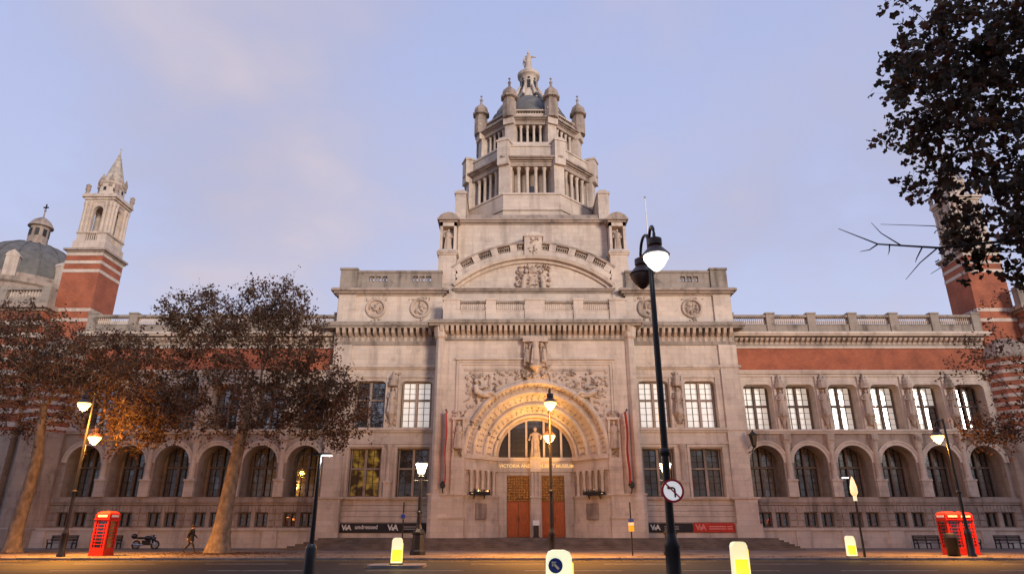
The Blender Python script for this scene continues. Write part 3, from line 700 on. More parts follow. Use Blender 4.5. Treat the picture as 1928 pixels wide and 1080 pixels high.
for sg in (-1, 1):
    c = sg*1.51
    d = MB().box(c-.97, c+.97, .25, .35, .96, 3.85).build('door', 'door_wood', mus)
    for s2 in (-1, 1):
        for z0, z1 in ((1.1,1.9),(2.0,2.8),(2.9,3.7)): MB().box(c+s2*.48-.36, c+s2*.48+.36, .21, .25, z0, z1).build('door_panel', 'door_wood', d)
    MB().box(c-.02, c+.02, .235, .252, .97, 3.84).build('meeting_stile', 'bar_iron', d)
    for s2 in (-1, 1): MB().tube([(c+s2*.12,.17,2.2),(c+s2*.12,.17,2.6)], .025, 6).build('handle', 'bronze', d)
    gr = MB().box(c-.97, c+.97, .22, .32, 3.87, 6.0).build('bronze_grille', 'bronze', mus)
    m = MB()
    for i in range(9):
        for j in range(9):
            m.ball((c-.86+i*.215, .2, 4.05+j*.225), .075, .05, .075, 6, 4)
    for j in range(4): m.box(c-.97, c+.97, .15, .2, 3.9+j*.66, 3.96+j*.66)
    m.build('grille_ornament', 'bronze', gr, 50)['kind'] = 'stuff'
# inscription over the doors
for body, u in (('VICTORIA AND', -1.78), ('ALBERT MUSEUM', 1.85)):
    put('inscription', text_mesh(body, .40, .012, bold=.008), 'gold_letter_glow', mus, (u, .02, 6.78))
# porch cornice with corbels
P(MB().box(-8.7, 8.7, VP-.12, .2, 17.5, 18.5), 'frieze', 'stone_soot_shade')  # painted dark in place of shade below the porch cornice
corbels(-8.5, 8.5, VP-.12, 17.35, 36, cb2)
P(MB().layers(-8.6, 8.6, VP, .2, [(17.3,17.48,.16),(18.5,18.7,.75),(18.7,18.9,.92),(18.9,19.05,.8)]), 'cornice', 'stone_soot_shade')  # dark colour carries the moulding shade lines
# balustrade over the porch
P(MB().box(-7.5, 7.5, VP+.1, VP+.5, 19.05, 20.05).box(-7.5, 7.5, VP+.06, VP+.54, 20.05, 20.14), 'parapet')
P(MB().box(-7.5, 7.5, VP+.06, VP+.54, 20.85, 21.05), 'handrail', 'stone_soot_shade')
for c, w in ((-7.5,.75),(-3.95,.45),(0,.9),(3.95,.45),(7.5,.75)):
    P(MB().box(c-w, c+w, VP-.02, VP+.62, 19.06, 21.06).box(c-w-.08, c+w+.08, VP-.1, VP+.7, 21.06, 21.24), 'parapet_pier')
for q0, q1, n in ((-6.7,-4.45,13),(-3.45,-.95,14),(.95,3.45,14),(4.45,6.7,13)): balusters(q0, q1, VP+.3, 20.14, .72, n)
# segmental pediment behind it
PV = -.55
hs, rise = 7.3, 2.75
rad = (hs*hs+rise*rise)/(2*rise); zc = 23.0+rise-rad; al = math.asin(hs/rad)
def seg(r_, n=28, f=1.0): return [(r_*math.sin(-al*f+2*al*f*i/n), zc+r_*math.cos(-al*f+2*al*f*i/n)) for i in range(n+1)]
P(MB().box(-7.6, 7.6, PV, .6, 18.9, 22.75), 'wall')
P(MB().prism(seg(rad), PV+.25, .6), 'pediment_field')
P(MB().layers(-7.3, 7.3, PV, .6, [(22.6,22.75,.1),(22.75,22.9,.3),(22.9,23.02,.42)]), 'pediment_cornice', 'stone_dark')
m = MB(); A0, A1 = math.pi/2-al, math.pi/2+al
m.sweep_arch(0, zc, [(rad,PV),(rad+.3,PV),(rad+.3,.6),(rad,.6)], A0, A1, 32)
m.sweep_arch(0, zc, [(rad+.3,PV-.38),(rad+.62,PV-.5),(rad+.62,.6),(rad+.3,.6)], A0, A1, 32)
P(m, 'pediment_arch')
m = MB().sweep_arch(0, zc, [(rad+.62,PV-.1),(rad+1.25,PV-.1),(rad+1.25,.5),(rad+.62,.5)], A0+.06, A1-.06, 32)
P(m, 'arched_parapet')
P(MB().sweep_arch(0, zc, [(rad+1.95,PV-.16),(rad+2.15,PV-.16),(rad+2.15,.5),(rad+1.95,.5)], A0+.08, A1-.08, 32), 'arched_handrail', 'stone_dark')
P(MB().sweep_arch(0, zc, [(rad+1.25,.3),(rad+1.95,.3),(rad+1.95,.5),(rad+1.25,.5)], A0+.09, A1-.09, 32), 'parapet_back', 'stone_dark')
for k in range(9):                                                  # piers and pierced panels between
    if k == 4: continue
    an = math.pi/2+(al-.12)*(k-4)/4
    m = MB(); m.M = Matrix.Translation((0,0,zc)) @ Matrix.Rotation(math.pi/2-an, 4, 'Y')
    m.box(-.34, .34, PV-.13, .3, rad+1.25, rad+1.95); P(m, 'parapet_pier')
for k in range(8):
    an = math.pi/2+(al-.12)*(k-3.5)/4
    m = MB(); m.M = Matrix.Translation((0,0,zc)) @ Matrix.Rotation(math.pi/2-an, 4, 'Y')
    for d in range(-2, 3): m.tube([(d*.22-.1,PV+.1,rad+1.25),(d*.22+.1,PV+.1,rad+1.95)], .045, 5); m.tube([(d*.22+.1,PV+.1,rad+1.25),(d*.22-.1,PV+.1,rad+1.95)], .045, 5)
    m.M = None; P(m, 'pierced_tracery', 'carved')
P(MB().box(-.85, .85, PV-.3, .5, 26.3, 28.35).box(-1.0, 1.0, PV-.42, .5, 28.35, 28.55).prism([(-.85,28.55),(-.5,28.78),(0,28.88),(.5,28.78),(.85,28.55)], PV-.35, .4), 'crest_pier')
P(carve(MB(), -.5, .5, 26.6, 28.2, PV-.32, .14, 26, .16, rng), 'carving', 'carved', 50)
inn = lambda u, z: abs(u) < 1.65 and z < 25.5
m = carve(MB(), -1.7, 1.7, 23.1, 25.6, PV+.2, .34, 120, .24, rng, inn)
for sg in (-1, 1):
    m.tube([(sg*.95,PV+.05,23.1),(sg*.9,PV+.0,23.9),(sg*.75,PV+.0,24.5)], [.28,.26,.2], 8); m.ball((sg*.68,PV-.02,24.85), .19, .19, .23)
m.box(-.45, .45, PV+.0, PV+.25, 23.5, 24.6); m.ball((0,PV+.1,25.0), .4, .2, .35)
P(m, 'coat_of_arms', 'carved', 50)
# flanking pylons with aedicules
for sg in (-1, 1):
    c0, c1 = (7.45, 9.15) if sg > 0 else (-9.15, -7.45); c = (c0+c1)/2
    P(MB().box(c0, c1, PV-.1, 2.4, 19.4, 26.5), 'pylon')
    P(MB().layers(c0, c1, PV-.1, 2.4, [(26.5,26.65,.1),(26.65,26.8,.18)]).frust(c, .85, 26.8, 27.1, 1.0, 1.75, .85, 1.55), 'pylon_cornice')
    P(MB().box(c0+.05, c0+.3, PV-.05, .25, 27.1, 30.0).box(c1-.3, c1-.05, PV-.05, .25, 27.1, 30.0).box(c0+.05, c1-.05, .25, 2.2, 27.1, 30.0).box(c0+.05,c1-.05,PV-.05,.25,29.6,30.0), 'aedicule')
    put('statue', stat, 'carved', mus, (c, -.25, 27.1))
    m = MB().layers(c0, c1, PV-.1, 2.3, [(30.0,30.2,.05),(30.2,30.36,.25)])
    m.prism([(c-1.05,30.36),(c-.8,30.7),(c-.4,30.95),(c,31.03),(c+.4,30.95),(c+.8,30.7),(c+1.05,30.36)], PV-.3, 2.3)
    P(m, 'aedicule_cap', 'stone_dark')
# attic wall and the block under the octagon
P(MB().box(-7.45, 7.45, .6, 14.5, 22.9, 30.6), 'attic_wall')
P(MB().layers(-7.45, 7.45, .6, 14.5, [(30.3,30.45,.1),(30.45,30.65,.3),(30.65,30.8,.42)]), 'attic_cornice', 'stone_dark')
P(MB().frust(0, 8.4, 30.8, 31.6, 7.5, 7.6, 7.3, 7.4), 'weathering', 'stone_dark')

# ------------------------------------------------ octagonal tower
TV = 8.4
def octo(mb, a, z0, z1, a1=None):
    a1 = a1 or a; k = 1/math.cos(R(22.5))
    return mb.lathe([(a*k, z0), (a1*k, z1)], 0, TV, 8, R(22.5))
def face_mat(i, a): # local frame on face i: x along face, y outward is -y, origin at face centre
    return Matrix.Translation((0,TV,0)) @ Matrix.Rotation(R(45*i), 4, 'Z') @ Matrix.Translation((0,-a,0))
def ring(mb, a, z0, z1, p): return octo(mb, a+p, z0, z1)
# pedestal stage with corner piers
P(octo(MB(), 7.15, 31.2, 34.0), 'tower_base'); P(octo(octo(MB(), 7.25, 34.0, 34.2), 7.3, 32.2, 32.35), 'tower_string')
m = MB()
for u in (-7.3, 7.3):
    for vv in (1.3,): P(MB().box(u-.55, u+.55, vv-.5, vv+4, 31.0, 33.9).box(u-.65, u+.65, vv-.6, vv+4, 33.9, 34.1).frust(u, vv+1.7, 34.1, 34.6, .6, 2.2, .3, 1.8), 'corner_pier')
def stage(a, zb, zt, ncol, rcol, pier, win, core, cmat):
    P(octo(MB(), a-core, zb, zt), 'tower_core', cmat)
    hw = a*math.tan(R(22.5))
    cm_ = MB().lathe([(rcol*1.35,0),(rcol*1.35,.12),(rcol,.25),(rcol*.88,zt-zb-.35),(rcol*1.25,zt-zb-.2),(rcol*1.4,zt-zb)], n=10).mesh('column', 40)
    span = hw-pier
    for i in range(8):
        Mx = face_mat(i, a)
        for k in range(ncol):
            x = -span+2*span*k/(ncol-1); p = Mx @ Vector((x, .32, zb)); put('column', cm_, 'stone', mus, tuple(p))
        m = MB(); m.M = Mx @ Matrix.Rotation(R(0), 4, 'Z')
        if win and i == 0: m.box(-.45, .45, 1.42, 1.6, zb+.2, zb+1.7); P(m, 'tower_window', 'glass_porch')
        # corner pier between face i and i+1
        m = MB(); m.M = Matrix.Translation((0,TV,0)) @ Matrix.Rotation(R(45*i+22.5), 4, 'Z') @ Matrix.Translation((0,-a/math.cos(R(22.5)),0))
        m.box(-pier*.95, pier*.95, -.12, 1.3, zb-.02, zt); P(m, 'tower_pier')
    return hw
stage(6.9, 34.2, 37.5, 6, .19, .62, True, 1.5, 'stone_dark')
P(octo(octo(octo(octo(MB(), 6.95, 37.5, 38.0), 7.05, 38.0, 38.15), 7.3, 38.15, 38.3), 7.5, 38.3, 38.5), 'tower_cornice', 'stone_dark')
P(octo(octo(MB(), 6.85, 38.5, 39.9), 6.95, 39.9, 40.08), 'tower_parapet')
for i in range(8):
    m = MB(); m.M = Matrix.Translation((0,TV,0)) @ Matrix.Rotation(R(45*i+22.5), 4, 'Z') @ Matrix.Translation((0,-7.1/math.cos(R(22.5)),0))
    m.box(-.62, .62, -.3, 1.3, 37.5, 40.3); m.box(-.72, .72, -.4, 1.4, 40.3, 40.5); m.prism([(-.62,40.5),(-.4,40.75),(.4,40.75),(.62,40.5)], -.3, 1.3); P(m, 'tower_pier')
P(octo(MB(), 5.9, 40.0, 41.1), 'tower_drum')
stage(5.6, 41.0, 43.5, 6, .15, .55, False, 1.8, 'core_shade_dark')  # dark core paints the unlit depth between the columns
P(octo(octo(octo(octo(MB(), 5.65, 43.5, 43.9), 5.75, 43.9, 44.02), 5.95, 44.02, 44.14), 6.15, 44.14, 44.3), 'tower_cornice', 'stone_dark')
P(octo(octo(MB(), 5.55, 44.3, 45.0), 5.65, 45.3, 45.45), 'tower_parapet')
m = MB()
for i in range(8):
    for k in range(13):
        p = face_mat(i, 5.5) @ Vector((-1.75+3.5*k/12, .1, 45.0)); m.tube([p, p+Vector((0,0,.32))], .06, 5)
P(m, 'baluster_row', 'carved')
# pinnacles on the eight corners
pin = MB()
pin.lathe([(.62,0),(.62,2.1),(.5,2.2),(.5,2.5),(.78,2.6),(.8,2.8),(.6,2.95),(.66,3.2),(.58,3.6),(.3,4.0),(.14,4.2),(.09,4.6),(.16,4.8),(.05,5.0),(.05,5.2),(.12,5.32),(.02,5.5)], n=8, a0=R(22.5))
pin = pin.mesh('pinnacle'); pin.transform(Matrix.Diagonal((1.28,1.28,1,1)))
for i in range(8):
    a_ = R(45*i+22.5); rr = 5.65/math.cos(R(22.5))
    put('pinnacle', pin, 'stone_dark', mus, (rr*math.sin(a_), TV-rr*math.cos(a_), 44.2))
    m = MB(); m.M = Matrix.Translation((0,TV,0)) @ Matrix.Rotation(a_, 4, 'Z') @ Matrix.Translation((0,-rr,0))
    m.box(-.6, .6, -.35, 1.0, 43.4, 45.2); m.box(-.7, .7, -.42, 1.05, 45.2, 45.36); P(m, 'tower_pier')
    # crown rib rising to the lantern
    m = MB(); m.M = Matrix.Translation((0,TV,0)) @ Matrix.Rotation(a_, 4, 'Z')
    pts = [(0, -(5.0-3.7*t_), 45.6+4.9*(1-(1-t_)**2.0)) for t_ in [k/10 for k in range(11)]]
    m.tube(pts, [.2]*11, 6); P(m, 'crown_rib', 'lead_roof')
m = MB().lathe([(5.0,44.6),(4.9,45.6),(4.5,47.0),(3.8,48.3),(2.8,49.4),(1.7,50.2),(1.0,50.6)], 0, TV, 24); P(m, 'crown_dome', 'lead_roof', 40)
# lantern and statue
m = MB().lathe([(1.75,50.2),(1.5,50.9),(1.25,51.3),(1.05,51.6),(1.0,53.6),(1.1,53.75),(1.35,53.95),(1.4,54.3),(1.15,54.45),(.95,54.75),(.55,55.0),(.45,55.5)], 0, TV, 16); P(m, 'lantern', 'stone', 35)
m = MB()
for i in range(8):
    a_ = R(45*i); m.M = Matrix.Translation((0,TV,0)) @ Matrix.Rotation(a_, 4, 'Z') @ Matrix.Translation((0,-1.03,0))
    m.box(-.2, .2, -.03, .1, 51.8, 53.0); m.M = m.M @ Matrix.Translation((0,0,0)); m.ball((0,.0,53.3), .16, .06, .16, 8, 5)
P(m, 'lantern_opening', 'bar_iron')
m = MB()
for i in range(8):
    a_ = R(45*i+22.5); m.M = Matrix.Translation((0,TV,0)) @ Matrix.Rotation(a_, 4, 'Z')
    m.tube([(0,-1.95,50.3),(0,-1.5,51.4),(0,-1.15,52.3)], [.22,.2,.12], 6)
P(m, 'lantern_buttress', 'stone')
m = MB(); zt = 55.4
m.lathe([(.42,zt),(.4,zt+.5),(.32,zt+1.1),(.36,zt+1.45),(.38,zt+1.75),(.15,zt+1.95),(.11,zt+2.05)], 0, TV, 10); m.ball((0,TV,zt+2.28), .17, .18, .23)
m.tube([(.33,TV,zt+1.75),(.62,TV-.05,zt+1.7),(.95,TV-.1,zt+1.6)], [.12,.1,.07], 6); m.tube([(-.33,TV,zt+1.75),(-.5,TV-.05,zt+1.3),(-.4,TV-.15,zt+.85)], [.12,.1,.09], 6)
m.tube([(-.42,TV+.2,zt+1.7),(-.55,TV+.25,zt+1.0),(-.4,TV+.2,zt+.3)], [.12,.2,.12], 6)
m.tube([(.06,TV,zt+2.4),(.06,TV,zt+2.75)], .04, 5)
P(m, 'finial_statue', 'stone', 50)

# ------------------------------------------------ corner campaniles, end blocks, dome
for sg in (-1, 1):
    c = sg*43.65; cv = 1.5; h = 1.75
    # banded polygonal turret at the foot
    P(MB().lathe([(2.35,GZ-.02),(2.35,1.6),(2.2,1.7),(2.2,9.6)], c, .4, 8, R(22.5)), 'turret_base', 'stone_dark')
    P(MB().lathe([(2.1,9.6),(2.1,16.2)], c, .4, 12, R(15)), 'turret_shaft', 'brick')
    for k in range(9): P(MB().lathe([(2.13,9.75+k*.72),(2.16,9.8+k*.72),(2.16,10.02+k*.72),(2.13,10.07+k*.72)], c, .4, 12, R(15)), 'stone_band', 'stone')
    P(MB().lathe([(2.2,16.2),(2.3,16.45),(2.2,16.7),(1.9,17.5),(1.2,18.1),(.5,18.3)], c, .4, 12, R(15)), 'turret_cap', 'stone_dark')
    # square brick shaft with stone bands
    P(MB().box(c-h, c+h, cv-h, cv+h, GZ, 27.0), 'tower_shaft', 'brick')
    for z in (19.9, 20.9, 24.85, 25.75, 26.6): P(MB().box(c-h-.03, c+h+.03, cv-h-.03, cv+h+.03, z, z+.32), 'stone_band', 'stone')
    P(MB().layers(c-h, c+h, cv-h, cv+h+.3, [(26.95,27.1,.1),(27.1,27.3,.3)]), 'tower_cornice', 'stone_dark')
    # belfry
    k = 1.45
    P(MB().box(c-k-.15, c+k+.15, cv-k-.15, cv+k+.15, 27.3, 28.3).layers(c-k, c+k, cv-k, cv+k+.1, [(29.1,29.25,.12)]), 'belfry_base', 'stone')
    for i in range(4):
        Mx = Matrix.Translation((c,cv,0)) @ Matrix.Rotation(R(90*i), 4, 'Z')
        m = MB(); m.M = Mx
        for x in (-.42, -.2, 0, .2, .42): m.tube([(x,-k+.05,28.3),(x,-k+.05,29.1)], .06, 5)
        P(m, 'baluster_row', 'stone')
        m = MB(); m.M = Mx; m.box(-k, -.55, -k, -k+.5, 28.3, 29.1); m.box(.55, k-.5, -k, -k+.5, 28.3, 29.1)
        pierced(m, -k+.06, k-.06, 29.25, 32.6, -k+.12, -k+.5, [(-.48, .48, 29.25, semi(0, .48, 31.7, 10))]); P(m, 'belfry_wall', 'stone')
        for x in (-1.22, -.78, .78, 1.22):
            m = MB(); m.M = Mx; m.lathe([(.2,29.25),(.16,29.45),(.14,32.1),(.2,32.3),(.22,32.6)], x, -k+.0, 8); P(m, 'column', 'stone', 40)
        m = MB(); m.M = Mx; m.lathe([(.2,33.45),(.16,33.7),(.26,34.0),(.2,34.2),(.26,34.4),(.05,34.6)], -k+.0, -k+.0, 8); P(m, 'urn', 'stone_dark')
    P(MB().layers(c-k+.1, c+k-.1, cv-k+.1, cv+k-.1+.2, [(32.6,32.85,.05),(32.85,33.05,.2),(33.05,33.25,.38),(33.25,33.45,.3)]), 'belfry_cornice', 'stone')
    P(MB().lathe([(1.45,33.4),(1.25,33.6),(1.2,34.9),(1.32,35.0),(1.38,35.15),(1.15,35.3)], c, cv, 8, R(22.5)), 'spire_drum', 'stone')
    for i in range(8):
        a_ = R(45*i+22.5)
        m = MB(); m.M = Matrix.Translation((c+1.15*math.cos(a_), cv+1.15*math.sin(a_), 0)); m.lathe([(.2,34.6),(.18,35.2),(.24,35.35),(.16,35.6),(.03,36.0)], n=6); P(m, 'pinnacle', 'stone_dark')
        m = MB(); m.M = Matrix.Translation((c,cv,0)) @ Matrix.Rotation(R(45*i), 4, 'Z'); m.box(-.14, .14, -1.16, -1.0, 34.1, 34.5); P(m, 'drum_opening', 'bar_iron')
    P(MB().lathe([(1.05,35.3),(.98,35.6),(.2,38.5),(.12,38.55),(.16,38.75),(.05,38.9),(.05,39.4),(.1,39.5),(.01,39.7)], c, cv, 8, R(22.5)), 'spire', 'spire_stone')
    # end block beyond the tower, brick with stone bands
    e0, e1 = (45.5, 66) if sg > 0 else (-66, -45.5)
    P(MB().box(e0, e1, -1.4, 14, GZ, 9.7), 'end_wall', 'stone_dark'); P(MB().box(e0, e1, -1.3, 14, 9.7, 20.6), 'end_wall', 'brick')
    for k_ in range(9): P(MB().box(e0-.02, e1+.02, -1.36, 14.05, 10.0+k_*1.15, 10.45+k_*1.15), 'stone_band', 'stone')
    P(MB().layers(e0, e1, -1.3, 14, [(20.6,20.8,.2),(20.8,21.1,.6),(21.1,21.25,.5)]), 'end_cornice', 'stone_dark')
    P(MB().box(e0, e1, -1.5, -1.0, 21.25, 21.9).box(e0, e1, -1.55, -.95, 22.6, 22.85), 'parapet', 'stone_soot_shade')
    balusters(e0+.2, e1-.2, -1.25, 21.9, .7, 70)
    for k_ in range(6): uu = e0+(e1-e0)*k_/5; P(MB().box(uu-.4, uu+.4, -1.62, -.9, 21.26, 22.95), 'parapet_pier', 'stone_soot_shade')
    for k_ in range(4):
        uu = sg*(48.6+k_*4.2); window(uu, 4.2, 2.4, 4.4, -1.41, .58, 'glass_dim'); window(uu, 10.9, 2.2, 3.6, -1.38, .55, 'glass_dim')
dc, dv = -58.2, 12.0
P(MB().lathe([(6.6,20),(6.6,26.2),(6.9,26.4),(6.9,26.9),(6.2,27.0),(6.1,27.6)], dc, dv, 24), 'dome_drum', 'stone_dark', 30)
P(MB().lathe([(6.0*math.cos(R(a_)), 27.4+5.6*math.sin(R(a_))) for a_ in range(0, 80, 8)]+[(1.1,33.0)], dc, dv, 32), 'dome', 'lead_roof', 50)
for k_ in range(16):
    a_ = R(22.5*k_); m = MB(); m.tube([(dc+6.04*math.cos(R(b_))*math.cos(a_), dv+6.04*math.cos(R(b_))*math.sin(a_), 27.4+5.64*math.sin(R(b_))) for b_ in range(0, 80, 8)], .09, 5); P(m, 'dome_rib', 'lead_roof')
for k_ in range(8):
    a_ = R(45*k_+22.5); m = MB(); m.M = Matrix.Translation((dc+6.0*math.cos(a_), dv+6.0*math.sin(a_), 0)) @ Matrix.Rotation(a_+R(90), 4, 'Z')
    m.box(-.6, .6, -.5, 1.6, 27.0, 29.2); m.prism([(-.7,29.2),(-.5,29.6),(0,29.95),(.5,29.6),(.7,29.2)], -.55, 1.6); P(m, 'dormer', 'stone')
P(MB().lathe([(1.35,32.7),(1.3,33.1),(1.05,33.2),(1.0,35.2),(1.35,35.3),(1.3,35.45),(.9,36.1),(.4,36.5),(.08,36.7),(.06,37.4),(.14,37.5),(.02,37.9)], dc, dv, 12), 'dome_lantern', 'stone_dark', 30)
m = MB()
for k_ in range(8):
    a_ = R(45*k_+22.5); m.M = Matrix.Translation((dc,dv,0)) @ Matrix.Rotation(a_, 4, 'Z'); m.box(-.2, .2, -1.04, -.9, 34.0, 34.9)
m.M = None; P(m, 'lantern_opening', 'bar_iron')
m = MB().box(dc-.3, dc+.3, dv-.05, dv+.05, 37.9, 38.05).box(dc-.06, dc+.06, dv-.05, dv+.05, 37.6, 38.4); P(m, 'cross', 'black_iron')

# ------------------------------------------------ things fixed to or standing at the building
def on_facade(u, v, z): return (CX+u, FY+v, z)
# plinth banners
def banner(name, label, u0, u1, z0, z1, mat, marks):
    o = MB().box(0, u1-u0, -.03, 0, 0, z1-z0).build(name, mat, None, loc=on_facade(u0, -1.33, z0)); tag(o, label, 'banner')
    for kind, x, a, m_ in marks:
        zc_ = (z1-z0)/2
        if kind == 'va':
            put('logo', text_mesh('V', a*1.15, .004, bold=.02), m_, o, (x-a*.42, -.035, zc_)); put('logo', text_mesh('&', a*.6, .004, bold=.012), m_, o, (x, -.036, zc_-a*.12)); put('logo', text_mesh('A', a*1.15, .004, bold=.02), m_, o, (x+a*.42, -.035, zc_))
        elif kind == 'bars':
            for r_ in (-.1, .08): MB().box(x, x+a, -.036, -.032, zc_+r_-.045, zc_+r_+.045).build('text_line', m_, o)
        else: put('lettering', text_mesh(kind, a, .004, bold=.006), m_, o, (x, -.035, zc_+.05))
banner('banner', 'long all-black banner with two white logos along the stone plinth', -16.35, -8.4, 1.33, 2.08, 'black_banner',
       [('va', .55, .5, 'banner_white'), ('undressed', 2.2, .46, 'banner_white'), ('va', 4.4, .55, 'banner_white'), ('bars', 5.3, 1.4, 'banner_grey')])
banner('banner', 'black banner with white logo butted against the red one on the plinth', 9.0, 12.98, 1.36, 2.08, 'black_banner', [('va', .85, .5, 'banner_white'), ('bars', 1.6, 1.2, 'banner_grey')])
banner('banner', 'red banner with pale lettering low on the stone plinth', 13.02, 16.45, 1.36, 2.1, 'red_banner', [('va', .6, .55, 'banner_rose'), ('bars', 1.3, 1.4, 'banner_rose'), ('bars', 2.8, .45, 'banner_rose')])
for sg, lab in ((-1, 'tall red hanging banner on the arch pier at the end of the all-black banner'), (1, 'tall red hanging banner on the arch pier facing the lamp post with the round sign')):
    t = thing('hanging_banner', lab, 'banner', on_facade(sg*7.55, VP-.05, 5.0), 0, 'red banners flanking the arch')
    MB().tube([(0,0,5.95),(0,-1.15,5.95)], .04, 6).build('upper_pole', 'black_iron', t); MB().tube([(0,0,.02),(0,-1.15,.02)], .04, 6).build('lower_pole', 'black_iron', t)
    MB().ball((0,-1.18,5.97), .09).build('finial', 'black_iron', t)
    m = MB(); n_ = 12
    for i in range(n_): z0, z1 = .05+5.85*i/n_, .05+5.85*(i+1)/n_; o0, o1 = .05*math.sin(i*.9), .05*math.sin((i+1)*.9); m._add([(o0-.01,-.1,z0),(o0-.01,-1.1,z0),(o1-.01,-1.1,z1),(o1-.01,-.1,z1),(o0+.01,-.1,z0),(o0+.01,-1.1,z0),(o1+.01,-1.1,z1),(o1+.01,-.1,z1)], [(0,1,2,3),(4,7,6,5),(0,4,5,1),(3,2,6,7),(1,5,6,2),(0,3,7,4)])
    m.build('cloth', 'red_banner', t)
    # small iron lantern bracket under it
    b = thing('bracket_lamp', 'small black iron bracket below the red banner ' + ('near the all-black plinth banner' if sg < 0 else 'near the round traffic sign'), 'bracket', on_facade(sg*7.7, VP-.35, 4.35))
    MB().tube([(0,.35,0),(0,-.2,.1),(0,-.35,.4)], .05, 6).build('arm', 'black_iron', b); MB().lathe([(.06,.35),(.2,.45),(.22,.7),(.05,.95)], 0, -.35, 6).build('lantern', 'black_iron', b)
# iron floodlight troughs either side of the doors (they light the arch)
for sg, lab in ((-1, 'spiky black iron light trough beside the door nearer the all-black banner'), (1, 'spiky black iron light trough beside the door nearer the red plinth banner')):
    t = thing('light_trough', lab, 'light trough', on_facade(sg*4.7, -2.7, 4.25), sg*R(-48), 'iron light troughs in the porch')
    m = MB().box(-.95, .95, -.22, .22, .0, .08); m.box(-.98, .98, -.26, -.22, 0, .24); m.box(-.98, .98, .22, .26, 0, .24); m.build('tray', 'black_iron', t)
    m = MB()
    for i in range(11): m.lathe([(.03,.22),(.06,.32),(.01,.48)], -.9+i*.18, -.24, 5)
    m.build('spikes', 'black_iron', t)['kind'] = 'stuff'
    for x in (-.6, .6): MB().tube([(x,0,0),(x,.1,-.3)], .05, 6).build('bracket', 'black_iron', t)
    MB().box(-.85, .85, -.14, .14, .085, .12).build('lamp_strip', 'glow_amber', t)
    for x in (-.5, .5):
        l = bpy.data.lights.new('lamp_light', 'SPOT'); l.energy = 2600 if sg > 0 else 1500; l.color = (1, .53, .15); l.spot_size = R(64); l.spot_blend = .5; l.shadow_soft_size = .12
        o = bpy.data.objects.new('lamp_light', l); col.objects.link(o); o.parent = t; o.location = (x, -.1, .3)
        d_ = Vector((-sg*6.2, .7, 6.2)); d_.rotate(Matrix.Rotation(-sg*R(-48), 3, 'Z')); o.rotation_euler = d_.to_track_quat('-Z', 'Y').to_euler()
# information stand in front of the trumeau
t = thing('information_stand', 'small white and black stand between the two wooden doors', 'stand', on_facade(-.05, -1.3, .945))
MB().box(-.3, .3, -.25, .25, 0, .08).build('base', 'black_iron', t); MB().box(-.22, .22, -.1, .1, .08, .95).build('cabinet', 'black_iron', t)
MB().box(-.27, .27, -.14, .12, .95, 1.35).build('screen', 'sign_white', t)
# wall lantern on the pavilion corner
t = thing('wall_lantern', 'unlit black lantern on a bracket at the pavilion corner above the first arch', 'lantern', on_facade(18.5, -1.2, 8.2))
MB().tube([(-.1,.2,-.4),(.0,-.5,-.35),(.15,-.8,0)], .05, 6).build('bracket', 'black_iron', t)
MB().lathe([(.08,-.1),(.2,.1),(.36,.95),(.42,1.0),(.2,1.2),(.06,1.3),(.08,1.45)], .15, -.8, 6).build('lantern_body', 'black_iron', t)
# flagpole on the roof
t = thing('flagpole', 'slender white flagpole with stays on the pavilion roof', 'flagpole', on_facade(11.7, 1.5, 22.6))
MB().tube([(0,0,0),(0,0,11.2)], [.09,.05], 8).build('pole', 'sign_white', t); MB().ball((0,0,11.25), .12).build('finial', 'chrome', t)
for dx_, dy_ in ((1.6,-.6),(-1.6,-.6),(0,1.6)): MB().tube([(0,0,4.6),(dx_,dy_,.05)], .025, 5).build('stay', 'black_iron', t)

# ------------------------------------------------ opposite terrace, behind the camera: it shades the foot of the museum and stands in its windows
twin = MB().box(-.6, .6, -.06, .1, 0, 2.1).mesh('window')
for k in range(17):
    x = -136+17*k; hh = [18.5, 19.4, 18.0, 19.0][k % 4]
    t = thing('terrace_house', 'pale rendered terrace house across the road from the museum', 'house', (x, -13.5, 0), 0, 'terrace houses across the road')
    MB().box(-8.48, 8.48, -10, 0, GZ-.02, hh).build('wall', 'render_white', t)
    MB().layers(-8.3, 8.3, -9.8, -.2, [(hh-.6, hh-.3, .3), (hh-.3, hh, .5)]).build('cornice', 'render_white', t).rotation_euler.z = math.pi
    MB().frust(0, -5, hh, hh+2.2, 8.3, 4.8, 7.4, 3.2).build('roof', 'lead_roof', t)
    for r_ in range(4):
        for q in range(5): put('window', twin, 'glass_dim', t, (-6.8+3.4*q, .03, 2+r_*4.0))

# ================================================================== street lamps
def bell_head(t, x, y, z, lit, mat_glow, hook=True, r=.38, toward=0., power=0, color=(1,.6,.2)):
    """swan-neck hook, cap, brim and bowl; (x,y,z) is the brim centre"""
    MB().lathe([(.13,.52),(.2,.48),(.2,.3),(.16,.27),(.22,.2),(r,.04),(r+.03,0),(r-.02,-.02)], x, y, 16).build('lamp_cap', 'lamp_brown', t, 35, (0,0,z))
    MB().lathe([(r-.02,-.02),(r-.02,-.1),(r*.58,-.32),(r*.26,-.44),(.02,-.48)], x, y, 16).build('lamp_bowl', mat_glow if lit else 'lamp_brown', t, 40, (0,0,z))
    if lit and power:
        point(t, (x, y, z-.75), power*.45, color, .25)
        l = bpy.data.lights.new('lamp_light', 'SPOT'); l.energy = power*2.2; l.color = color; l.spot_size = R(140); l.spot_blend = .8; l.shadow_soft_size = .25
        o = bpy.data.objects.new('lamp_light', l); col.objects.link(o); o.parent = t; o.location = (x, y, z-.7)
